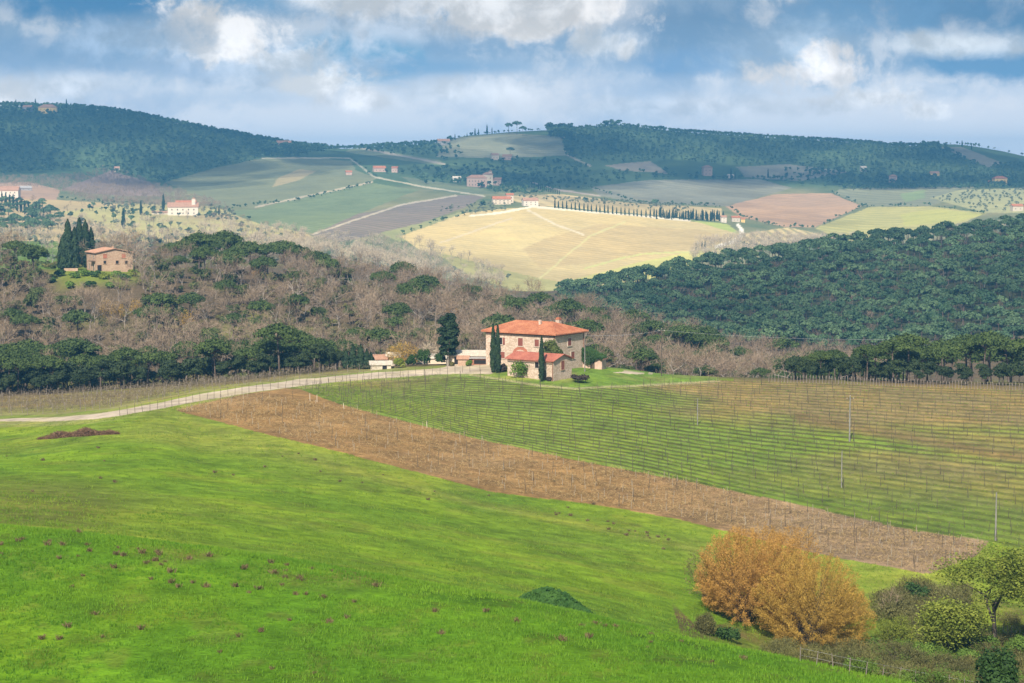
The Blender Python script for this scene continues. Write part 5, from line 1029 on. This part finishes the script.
# ------------------------------------------------------------------ trees one can tell apart in the far country
KS = K['farcyp']; KP = K['farpine']; KT = K['fartree']
def ft(kind, u, vb, hpx, label, cat, y0, y1, group=None, name=None, base=1):
    x, y, z = spot(u, vb, y0, y1); H0 = {'c': 11.0, 'p': 10.6, 't': 8.0}[kind]; k_ = {'c': KS, 'p': KP, 't': KT}[kind]
    return k_.put((x, y, z), hpx / FPX * y / H0, label, cat, group, name=name)
for i in range(24): u_ = 554.5 + i * 4.15 + random.uniform(-.5, .5); ft('c', u_, 208.0 + (u_ - 554) * .100, random.uniform(6.5, 8.5), 'slim cypress evenly spaced along the pale road over the sunny yellow fields', 'cypress', 1700, 2500, 'cypress avenue on the sunny ridge')
for i in range(46): u_ = 655 + (i / 46) ** .9 * 70 + random.uniform(-1, 1); ft('c', u_, 219.0 + (u_ - 655) * .045 - random.random() * 2.2, random.uniform(6, 10.5), 'dark cypress in the dense grove at the right end of the avenue', 'cypress', 1700, 2600, 'cypress grove at the end of the avenue')
for i, (u_, vb, h_) in enumerate([(696, 251, 8), (702, 250.5, 9), (705, 250.5, 9), (716, 258, 9), (727, 257.5, 6), (732, 257, 8), (707, 258, 7), (764, 246, 5)]): ft('c', u_, vb, h_, 'dark cypress in the thicket just above the right wooded hill', 'cypress', 1450, 2000, 'cypresses above the right wooded hill')
for i, (u_, vb, h_) in enumerate([(629, 275, 6), (640, 271, 5), (616, 276, 6), (851, 243, 5), (856, 242.5, 5), (927, 234, 6), (954, 231, 6)]): ft('c', u_, vb, h_ + 3, 'small cypress poking above the crest of the right wooded hill', 'cypress', 1000, 1330, 'cypresses on the crest of the right wooded hill')
for (u_, vb, h_, lb) in [(163.5, 210.5, 16, 'tall dark cypress left of the white country church'), (141, 215, 14, 'ragged dark cypress left of the church garden'), (123.5, 229, 20, 'lone slim cypress in the sunny valley left of the church'), (219, 215, 9, 'left one of two thin cypresses right of the church'), (216, 215, 7, 'right one of two thin cypresses, close to the church'), (190, 213, 8, 'dark cypress in front of the church wall')]: ft('c', u_, vb, h_, lb, 'cypress', 1250, 2700)
for i in range(13): u_ = 2 + i * 3.8; ft('c', u_, 203 + i * 1.6 + random.uniform(-2, 2), random.uniform(9, 14), 'dark cypress among the pine wood at the left edge of the valley', 'cypress', 1200, 2400, 'cypresses in the left valley wood')
for i in range(14): u_ = 532 + i * 2.1; ft('c', u_, 187.5 + i * .55, random.uniform(4.5, 6.5), 'small dark cypress in the short row below the far villas', 'cypress', 2000, 3000, 'short cypress row below the far villas')
sky_c = [(16, 106.5, 7), (35.5, 108, 9), (66.5, 108.5, 9), (71, 109, 6), (455, 140, 6), (467, 137, 4), (475, 135.5, 7), (478.5, 135, 6), (487, 133.5, 9), (492, 133, 6), (597, 129, 5), (582, 131, 4), (625, 128, 5), (630, 128.5, 5), (637, 129.5, 4), (648, 130.5, 3.5), (938, 147, 6), (962, 147, 6.5), (971.5, 149.5, 6), (731, 179, 10), (735, 178.5, 7), (768, 178, 9), (628, 152, 9), (477, 175, 7), (470, 177, 6)]
for u_, vb, h_ in sky_c: ft('c', u_, vb, h_, 'small dark cypress standing out on the far ridge or its slopes', 'cypress', 2100, 3560, 'lone cypresses of the far ridge')
for (u_, vb, h_, lb) in [(509, 134, 10, 'umbrella pine on the far skyline, left of the pair above the high pale field'), (517, 134.5, 10, 'umbrella pine on the far skyline, right of the pair above the high pale field'), (523, 136, 8, 'lower umbrella pine right of the skyline pair'), (549, 136, 11, 'broad umbrella pine at the left end of the dark copse on the ridge'), (510, 158, 8, 'umbrella pine beside the pink cottage under the high field')]: ft('p', u_, vb, h_ * 1.25, lb, 'pine tree', 2300, 3560)
for (u_, vb, h_, lb) in [(415, 145, 6, 'round tree on the saddle of the skyline'), (606, 129, 10, 'dark tree forming the left of the three on the summit'), (612, 128.5, 11, 'dark tree in the middle of the three on the summit'), (618, 128.5, 10, 'dark tree at the right of the three on the summit'), (704, 133.5, 5, 'low round tree alone on the skyline right of the summit'), (844, 143, 5, 'low tree pair on the skyline of the far right ridge'), (900, 147, 6.5, 'dark round tree on the far right ridge'), (912, 147, 4.5, 'smaller round tree right of the dark round one on the ridge'), (924, 147.5, 8, 'tall round tree at the left of the far right hamlet trees'), (946, 147.5, 6, 'round tree in the far right hamlet trees'), (451, 141, 6, 'dark tree on the saddle by the grey house'), (90, 113, 4, 'round tree right of the ochre hilltop villa'), (23, 109, 7, 'dark tree between the grey house and the ochre villa'), (55, 112, 6, 'dark tree touching the ochre hilltop villa'), (76, 112, 6, 'dark tree at the right end of the hilltop garden'), (5, 108, 7, 'dark tree at the left edge of the hilltop'),
        (483, 208, 9, 'lone green round tree left of the red roofed stone farm'), (504, 184, 10, 'dark tree right of the large pink villa'), (424, 180, 10, 'dark tree left of the far villas'), (386.5, 173.5, 6, 'dark tree between the two pink houses over the hillside vineyards'), (402, 174, 7, 'dark tree right of the tall narrow pink house'), (369, 174.5, 5, 'dark tree at the left end of the long pink farmhouse'), (441, 182, 11, 'dark tree beside the white roofed cottage'), (586, 202, 6, 'pale green round tree below the far grey fields'), (655, 206, 9, 'blue green round tree at the edge of the far grey field')]: ft('t', u_, vb, h_, lb, 'tree', 1900, 3560, name='round_tree')
g4 = np.random.default_rng(4)
q = in_uv(260, [[(548, 128), (572, 128), (572, 153), (566, 153), (564, 140), (548, 137)]], 2400, 3560, g4, .05, 5); KT.mass('ridge_copse', q, g4.uniform(1.0, 1.6, len(q)), 'dark block of trees at the right edge of the high pale field', g4)
# ------------------------------------------------------------------ vineyard posts, stakes and vines
g = np.random.default_rng(21)
def post_mesh(name, h, r, mat, n=5, cap=True):
    V, F = tube([[0, 0, -.3], [0, 0, h * .5], [0, 0, h]], [r * 1.15, r, r * .9], n); V = np.concatenate([V, [[0, 0, h + r * .3]]]); k_ = len(V) - 1; b_ = 2 * n
    return np_mesh(name, V, [np.array([[b_ + j, b_ + (j + 1) % n, k_] for j in range(n)]), F], mat), V, F
def set_out(name, pts, mesh, lim, label, cat, group, mlabel, jit=.06, up=(.85, 1.12), minv=None):
    """the nearest ones as posts of their own, what is past the limit as one object"""
    me, V, F = mesh; pts = pts[np.argsort(pts[:, 1])]
    for p in pts[:lim]:
        o = link(name, me, None, p[:3], g.uniform(0, 6), (1, 1, float(g.uniform(*up)))); o.rotation_euler = (g.normal() * jit, g.normal() * jit, 0); T(o, label, cat, group)
    r = pts[lim:]
    if len(r):
        n_ = len(V); Z = g.uniform(*up, len(r)); VV = V[None] * np.stack([np.ones_like(Z), np.ones_like(Z), Z], 1)[:, None]; VV = VV + r[:, None, :3]; VV[:, :, 0] += V[None, :, 2] * (g.normal(size=len(r)) * jit)[:, None]
        T(link(name + 's', np_mesh(name + 's', VV.reshape(-1, 3), (F[None] + (np.arange(len(r)) * n_)[:, None, None]).reshape(-1, 4), me.materials[0])), mlabel, None, None, 'stuff')
def rows_k(k0, k1, nrow, u0, u1, gap, poly, jit=.2):
    out = []
    for j in range(nrow):
        k_ = k0 + (k1 - k0) * (j + .5) / nrow; s0, s1 = (u0 - 512) / FPX, (u1 - 512) / FPX; Ym = at_k(k_, (s0 + s1) / 2)[1][0]; n = int((s1 - s0) * Ym / gap); ss = np.linspace(s0, s1, n) + g.uniform(0, gap / Ym) + g.normal(size=n) * jit / Ym
        X, Y, Z = at_k(np.full(n, k_), ss); u, v = proj(X, Y, Z); m_ = inpoly(poly, u, v); out.append(np.stack([X, Y, Z, np.full(n, float(j))], 1)[m_])
    return np.concatenate(out)
pm = post_mesh('vineyard_post', 1.7, .036, BM['post'])
A = rows_k(8, 9, 27, 290, 1080, 3.6, P_VINE); A = A[g.random(len(A)) < .9]
set_out('vineyard_post', A, pm, 300, 'dark wooden post in a row of the green main vineyard', 'post', 'posts of the main vineyard', 'dark wooden posts of the upper rows of the main vineyard')
lm = post_mesh('trellis_post', 1.65, .05, BM['trellis']); L_ = rows_k(8, 9, 12, -80, 380, 2.6, P_LVINE)
set_out('trellis_post', L_, lm, 260, 'grey wooden post in the upper left vineyard above the track', 'post', 'posts of the upper left vineyard', 'grey wooden posts of the further rows of the upper left vineyard')
sm = post_mesh('vine_stake', 1.15, .035, BM['stake'], 4); B2 = rows_k(7, 8, 11, 170, 1000, 3.4, P_SOIL, .5); B2 = B2[g.random(len(B2)) < .8]
set_out('vine_stake', B2, sm, 220, 'pale thin stake standing in the brown ploughed strip', 'stake', 'stakes in the ploughed strip', 'pale thin stakes further back in the ploughed strip', .08, (.6, 1.2))
C2 = rows_k(7, 8, 8, 170, 1000, 6.5, P_SOIL, .8)
C2 = C2[::2]; set_out('dark_post', C2, post_mesh('dark_post', 1.75, .036, BM['post']), 110, 'dark taller post standing in the brown ploughed strip', 'post', 'dark posts in the ploughed strip', 'dark posts further back in the ploughed strip', .05, (1.0, 1.35))
s_ = np.linspace((770 - 512) / FPX, (1060 - 512) / FPX, 92); X, Y, Z = at_k(np.full(92, 9.0), s_); fm = post_mesh('fence_post', 1.6, .065, BM['trellis'])
set_out('fence_post', np.stack([X, Y, Z], 1), fm, 300, 'pale fence post along the crest before the right pine belt', 'post', 'fence posts along the right vineyard crest', '')
rp = []
for (a, b3) in zip(ROAD[4:-1], ROAD[5:]):
    n = max(1, int((b3[0] - a[0]) / 7))
    for i in range(n): t = i / n; u_ = a[0] + (b3[0] - a[0]) * t; v_ = a[1] + (b3[1] - a[1]) * t + 3.2; rp.append(spot(u_, v_, 290, 460))
set_out('track_post', np.array(rp), pm, 300, 'dark post along the lower edge of the pale track', 'post', 'posts along the track', '')
for i, (u_, v_) in enumerate([(310, 401), (317, 402), (344, 409), (427, 428)]):
    set_out('pale_stake', np.array([spot(u_, v_, 290, 460)]), post_mesh('pale_stake', 1.3, .06, S['cream'], 6), 1, 'white marker stake at the upper edge of the ploughed strip, %s of four' % ['leftmost', 'second from left', 'third from left', 'rightmost'][i], 'stake', None, '')
# the vines themselves: leafless arms on the wires
def vines(pts, h, n, mat, label, name='vines', wid=.55, size=.045, ln=.7):
    m_ = len(pts); P = np.repeat(pts[:, :3], n, 0) + np.stack([g.normal(size=m_ * n) * wid, g.normal(size=m_ * n) * .12, np.abs(g.normal(size=m_ * n)) * .35 * h + .35 * h], 1)
    up = unit(np.stack([g.normal(size=m_ * n) * .9, g.normal(size=m_ * n) * .3, g.uniform(.1, 1, m_ * n)], 1)); Nn = unit(np.cross(up, g.normal(size=(m_ * n, 3))))
    V, F = cards(P, Nn, size, ln * g.uniform(.5, 1.2, m_ * n), g, up); T(link(name, np_mesh(name, V, F, mat, False, np.repeat(g.random(m_ * n), 4))), label, None, None, 'stuff')
vines(rows_k(8, 9, 12, -80, 380, 1.0, P_LVINE), 1.6, 16, LM['vinewood'], 'grey leafless vines of the upper left vineyard', 'vines', .5, .05)
vines(rows_k(8, 9, 27, 290, 1080, 1.3, P_VINE), 1.0, 4, LM['vinewood'], 'brown leafless vines of the main vineyard')
q = sample_k(7000, 7.02, 7.98, 170, 1000, g); u, v = uv(q); q = q[inpoly(P_SOIL, u, v)]
vines(q, .5, 4, LM['straw'], 'dry stubble on the ploughed strip', 'stubble', .5, .035, .42); vines(q[::2], .4, 3, LM['moor'], 'brown stalks on the ploughed strip', 'stubble', .5, .05, .4)

# ------------------------------------------------------------------ grass, weeds
def tufts(pts, nb, h, w, mat, label, name='grass'):
    m_ = len(pts); n = m_ * nb; P = np.repeat(pts[:, :3], nb, 0) + np.stack([g.normal(size=n) * .12, g.normal(size=n) * .12, np.zeros(n)], 1); a = g.uniform(0, 6.28, n); hh = h * np.repeat(g.uniform(.5, 1.3, m_), nb) * g.uniform(.6, 1.2, n)
    d = np.stack([np.cos(a), np.sin(a), 0 * a], 1) * (w * .5); tip = np.stack([g.normal(size=n) * .35 * hh, g.normal(size=n) * .35 * hh, hh], 1)
    V = np.stack([P - d - [0, 0, .03], P + d - [0, 0, .03], P + tip], 1).reshape(-1, 3); tt = np.repeat(np.repeat(np.clip(.5 + fbm(pts[:, 0] / 5, pts[:, 1] / 6, 41, 3) * .9 + g.normal(size=m_) * .15, 0, 1), nb), 3)
    T(link(name, np_mesh(name, V, np.arange(3 * n).reshape(n, 3), mat, False, tt)), label, None, None, 'stuff')
q = sample_k(52000, 2.8, 4.9, -80, 930, g); q = q[(fbm(q[:, 0] / 3, q[:, 1] / 4, 44, 3) + g.normal(size=len(q)) * .25) > -.1]; tufts(q, 5, .22, .07, LM['turf'], 'short bright grass of the near meadow')
q = sample_k(52000, 5.0, 7.6, -60, 1060, g); u, v = uv(q); q = q[~inpoly(P_SOIL, u, v) & (v > np.interp(u, *zip(*ROAD)) + 4) & ((fbm(q[:, 0] / 3, q[:, 1] / 5, 45, 3) + g.normal(size=len(q)) * .25) > -.05)]; tufts(q, 4, .22, .09, LM['turf2'], 'short grass of the far slope of the meadow')
q = rows_k(8, 9, 27, 290, 1080, .6, P_VINE, .3); q[:, 1] += 1.2; tufts(q, 4, .28, .12, LM['turf2'], 'grass strips between the vine rows', 'grass_strips')
def weed_shape(seed):
    gg = np.random.default_rng(seed); n = 46; a = gg.uniform(0, 6.28, n); up = unit(np.stack([np.cos(a) * .55, np.sin(a) * .55, gg.uniform(.4, 1.2, n)], 1)); L2 = gg.uniform(.25, .62, n); P = up * L2[:, None] * .5 + np.stack([gg.normal(size=n) * .14, gg.normal(size=n) * .14, 0 * a], 1)
    V, F = cards(P, unit(np.cross(up, gg.normal(size=(n, 3)))), .075, L2, gg, up); return V, F, np.repeat(gg.random(n), 4)
kwd = Kind('dry_weed', [(None, weed_shape(i)) for i in range(5)], None, LM['moor'])
Wp = [(68, 120), (178, 177), (270, 155), (350, 165), (345, 205), (515, 250), (580, 250), (620, 262), (708, 262), (735, 210), (775, 270), (750, 280), (285, 345), (660, 460), (945, 525), (815, 190), (940, 208), (890, 285), (860, 235), (150, 125), (235, 100), (470, 183), (455, 240), (250, 230), (630, 170), (865, 198), (1000, 215), (820, 510), (310, 415), (425, 390), (180, 420), (720, 412), (990, 370)]
Wp = [(a / 3.012, 500 + b3 / 3.012) for a, b3 in Wp]
for i in range(44): u_ = g.uniform(0, 690); Wp.append((u_, np.interp(u_, [0, 170, 340, 512, 680], [534, 551, 578, 604, 637]) + abs(g.normal()) * 12 + 1))
for i in range(14): Wp.append((g.uniform(20, 860), g.uniform(560, 683)))
for i in range(20): u_ = g.uniform(555, 690); Wp.append((u_, 512 + (u_ - 555) * .26 + g.normal() * 3))
for i in range(24): u_ = g.uniform(5, 640); Wp.append((u_, g.uniform(440, 505)))
for u_, v_ in Wp:
    p_ = spot(u_, v_, 112, 300)
    if p_[2] > -60: kwd.put(p_, float(g.uniform(.35, .8)), 'small tuft of brown dry weed in the green meadow', 'weed', 'dry weeds in the meadow')
# brush heap by the track, and the green mound in the dip
x, y, z = spot(78, 436, 280, 390); n = 5200; t = g.uniform(-1, 1, n); hh = (1 - t * t) ** .7 * (.75 + .25 * np.sin(t * 9)); r_ = np.sqrt(g.random(n)); a = g.uniform(0, math.pi, n)
slope = math.atan2(-gz(x + 4, y - 2) + gz(x - 4, y + 2), 9)
P = np.stack([t * 7.2, -t * 4.0 + np.cos(a) * 2.2 * hh * r_, np.sin(a) * 1.25 * hh * r_], 1); P[:, 2] += np.array([0]) ; gzz = ground(P[:, 0] + x, P[:, 1] + y) - z; P[:, 2] += gzz
V, F = cards(P, unit(g.normal(size=(n, 3)) + [0, -.3, .8]), .06, g.uniform(.3, .9, n), g); T(link('brush_heap', np_mesh('brush_heap', V, F, leaf_mat('brush', (.09, .05, .028), (.20, .115, .065), 0, .2), False, np.repeat(g.random(n), 4)), None, (x, y, z)), 'long heap of red brown brushwood on the grass below the track', 'brush heap')
x, y, z = spot(560, 613, 150, 240); p = FPX / y; n = 9000; a = g.uniform(0, 6.283, n); e_ = np.sqrt(g.random(n)); W2, H2_ = 48 / p, 25 / p
P = np.stack([np.cos(a) * e_ * W2, np.sin(a) * e_ * W2 * .7, np.zeros(n)], 1); sk = P[:, 0] / W2; prof = np.clip(1 - e_ ** 2, 0, 1) ** .8 * np.where(sk > -.2, 1 - .42 * (sk + .2), 1) * (1 + .22 * fbm(P[:, 0] / .9, P[:, 1] / .9, 51, 3)); P[:, 2] = prof * H2_ * 1.02 - .25 + g.normal(size=n) * .05; P[:, 2] += ground(P[:, 0] + x, P[:, 1] + y) - z
V, F = cards(P, unit(np.stack([P[:, 0] / W2, P[:, 1] / W2 - .3, np.full(n, 1.0)], 1) + g.normal(size=(n, 3)) * .45), .20 * g.uniform(.6, 1.2, n), .30 * g.uniform(.6, 1.3, n), g)
T(link('shrub_mound', np_mesh('shrub_mound', V, F, LM['mound'], False, np.repeat(np.clip(.5 + .8 * fbm(P[:, 0] / .9, P[:, 1] / .9, 52, 3) + g.normal(size=n) * .12, 0, 1), 4)), None, (x, y, z)), 'dark green shrubby mound in the dip of the meadow', 'bush')

# ------------------------------------------------------------------ the gully at the lower right
def spray(u, Y, wpx, hpx, mat, label, seed, nray, nleaf, size, name='golden_tree', upb=.3, floor=.02, cat='tree', stems=7, squash=1.0):
    x, y = (u - 512) / FPX * Y * .985, Y; z = gz(x, y); p = FPX / y; k_ = Kind(name, [spray_shape(seed, wpx / 2 / p, hpx / p, nray, nleaf, size, upb, stems, floor, squash)], BM['dark'], LM[mat]); return k_.put((x, y, z), 1, label, cat, rz=0)
spray(751, 206, 106, 95, 'rust', 'left one of two big golden trees in the gully, more orange and taller', 601, 760, 140, .086)
spray(822, 200, 110, 90, 'gold', 'right one of two big golden trees in the gully, yellower and rounder', 602, 760, 140, .086)
spray(785, 214, 80, 92, 'rust', 'orange crown showing behind and between the two big golden trees', 603, 460, 100, .092)
spray(712, 211, 36, 62, 'bramble', 'thin grey brown shrub behind the left edge of the orange tree', 604, 120, 26, .12, 'thin_shrub', cat='shrub')
x, y, z = spot(986, 646, 150, 260); p = FPX / y
def airy(seed, H, R_, mat):
    tr, (V, F, t) = bare_shape(seed, H, .62, 4, 3, .03, .26, 2, .7); gg = np.random.default_rng(seed + 1)
    c = V.reshape(-1, 4, 3).mean(1); c = c[c[:, 2] > H * .27]; c = np.repeat(c, 34, 0); c = c + gg.normal(size=c.shape) * .45; nn = len(c)
    V2, F2 = cards(c, unit(gg.normal(size=(nn, 3)) + [0, 0, .5]), .12 * gg.uniform(.6, 1.3, nn), .17 * gg.uniform(.6, 1.3, nn), gg); s2 = R_ / np.percentile(np.hypot(V2[:, 0], V2[:, 1]), 93)
    for A_ in (tr[0], V2): A_[:, :2] *= s2
    return tr, (V2, F2, np.repeat(np.clip(.5 + .9 * fbm(c[:, 0] / .8, c[:, 2] / .8, 61, 2) + gg.normal(size=nn) * .15, 0, 1), 4))
Kind('spring_tree', [airy(711, 106 / p, 56 / p, 'spring')], BM['dark'], LM['spring']).put((x + .8, y, z), 1, 'tall yellow green tree with dark forked limbs at the right edge', 'tree', rz=0)
x, y, z = spot(947, 652, 150, 260); p = FPX / y
Kind('spring_tree', [airy(715, 52 / p, 36 / p, 'spring')], BM['grey'], LM['spring']).put((x, y, z), 1, 'smaller yellow green tree left of the tall one with forked limbs', 'tree', rz=1)
bush(999, 700, 48, 50, 'box', 'dense dark green round bush in the bottom right corner', 'dark_bush', 130, 240, 81, 240, .17, nc_=16)
[bush(u_, v_, w_, h_, m_, l_, 'green_bush', 150, 270, 90 + i_, 150, .15) for i_, (u_, v_, w_, h_, m_, l_) in enumerate([(922, 662, 30, 22, 'fresh', 'fresh green bush below the smaller yellow green tree'), (968, 664, 26, 18, 'fresh', 'fresh green bush between the two yellow green trees'), (868, 652, 26, 18, 'fresh', 'green bush at the right foot of the golden trees'), (935, 622, 40, 16, 'fresh', 'low green bush in front of the dark thicket'), (1018, 655, 26, 22, 'fresh', 'green bush at the right edge under the tall tree')])]
bush(893, 644, 34, 30, 'spring', 'pale yellow bush right of the golden trees', 'yellow_bush', 150, 250, 82, 120, .16); bush(947, 604, 12, 16, 'blossom', 'white blossoming bush beyond the gully thicket', 'blossom_bush', 170, 270, 83, 60, .14)
bush(900, 622, 40, 20, 'olivescrub', 'olive green bush between the golden trees and the dark thicket', 'olive_bush', 150, 270, 95, 150, .14); bush(918, 606, 34, 26, 'box', 'dark green bush beyond the gully thicket', 'thicket_bush', 170, 270, 84, 110, .2); bush(985, 652, 34, 20, 'fresh', 'fresh green bush at the foot of the tall yellow green tree', 'green_bush', 140, 250, 85, 120, .16); bush(725, 640, 30, 16, 'box', 'dark green bush under the left edge of the orange tree', 'dark_bush', 150, 250, 86, 90, .18); bush(705, 634, 16, 22, 'bramble', 'grey bramble bush at the far left foot of the golden trees', 'bramble_bush', 150, 250, 87, 80, .15)
bush(850, 662, 70, 26, 'bramble', 'olive brown bramble in front of the right golden tree', 'bramble_bush', 140, 230, 88, 200, .17, nc_=18); bush(905, 668, 50, 24, 'bramble', 'brown bramble below the pale yellow bush', 'bramble_bush', 140, 230, 89, 160, .17, nc_=15)
shb = Kind('scrub', [(None, spray_shape(500 + i, 1.3, 1.5, 46, 26, .10)[1]) for i in range(4)], None, LM['bramble']); shc = Kind('scrub', [(None, spray_shape(510 + i, 1.2, 1.3, 46, 26, .11)[1]) for i in range(3)], None, LM['fresh']); shd = Kind('scrub', [(None, spray_shape(520 + i, 1.3, 1.7, 46, 26, .11)[1]) for i in range(3)], None, LM['olivescrub'])
G_ = [[(745, 640), (800, 650), (860, 655), (900, 640), (960, 625), (1060, 620), (1060, 740), (900, 700), (800, 668)]]
q = in_uv(110, G_, 140, 230, g, .30, .9); shb.mass('brambles', q, g.uniform(.5, 1.1, len(q)), 'brown brambles along the floor of the gully', g)
q = in_uv(200, [[(800, 652), (880, 650), (960, 640), (1060, 630), (1060, 740), (920, 700)]], 140, 230, g, .30, 1.0); shc.mass('nettles', q, g.uniform(.5, 1.1, len(q)), 'green nettles and weeds along the gully', g)
q = in_uv(90, G_, 140, 230, g, .30, .9); shd.mass('thicket', q, g.uniform(.6, 1.2, len(q)), 'olive green thicket along the gully', g)
q = in_uv(36, [[(876, 618), (915, 596), (966, 600), (970, 620), (900, 632)]], 165, 260, g, .30, .8); shd.mass('thicket', q, g.uniform(.8, 1.6, len(q)), 'olive green thicket below the ploughed strip', g)
q = in_uv(40, [[(880, 606), (915, 590), (960, 596), (965, 612), (900, 622)]], 170, 260, g, .30, .8); shb.mass('brambles', q, g.uniform(.8, 1.5, len(q)), 'dark bramble thicket beyond the gully below the ploughed strip', g)
tr_, cr_ = bare_shape(91, 3.2, .6, 3, 3, .03); kb_ = Kind('bare_shrub', [(tr_, cr_)], BM['dark'], LM['twig'])
for (u_, v_) in [(893, 618), (940, 642), (962, 640)]: kb_.put(spot(u_, v_, 160, 260), 1, 'leafless pale shrub in the gully thicket', 'shrub', 'leafless shrubs in the gully')
for i in range(7):
    set_out('garden_fence_post', np.array([spot(1003 + i * 4.2, 634 + i * 1.6, 150, 270)]), post_mesh('garden_fence_post', 1.1, .05, BM['trellis'], 5), 1, 'short grey garden fence post at the right edge under the tall yellow green tree', 'post', 'garden fence posts at the right edge', '')
# wire fence along the near edge of the gully
fp = []
for u_ in np.arange(800, 1010, 16.5):
    v_ = np.interp(u_, [690, 768, 850, 960, 1040], [640, 656, 674, 694, 708]); fp.append(spot(u_, v_ - 2, 112, 165))
fq = post_mesh('wire_fence_post', 1.05, .032, BM['trellis'], 5); set_out('wire_fence_post', np.array(fp), fq, 100, 'thin grey post of the wire fence along the near edge of the gully', 'post', 'posts of the gully wire fence', '')
m = MB()
for h in (.45, .95):
    for a, b3 in zip(fp[:-1], fp[1:]): m.bar((a[0], a[1], a[2] + h), (b3[0], b3[1], b3[2] + h), .006, 4)
T(m.done('fence_wire', S['wire']), 'two thin wires strung along the fence at the near edge of the gully', 'wire')
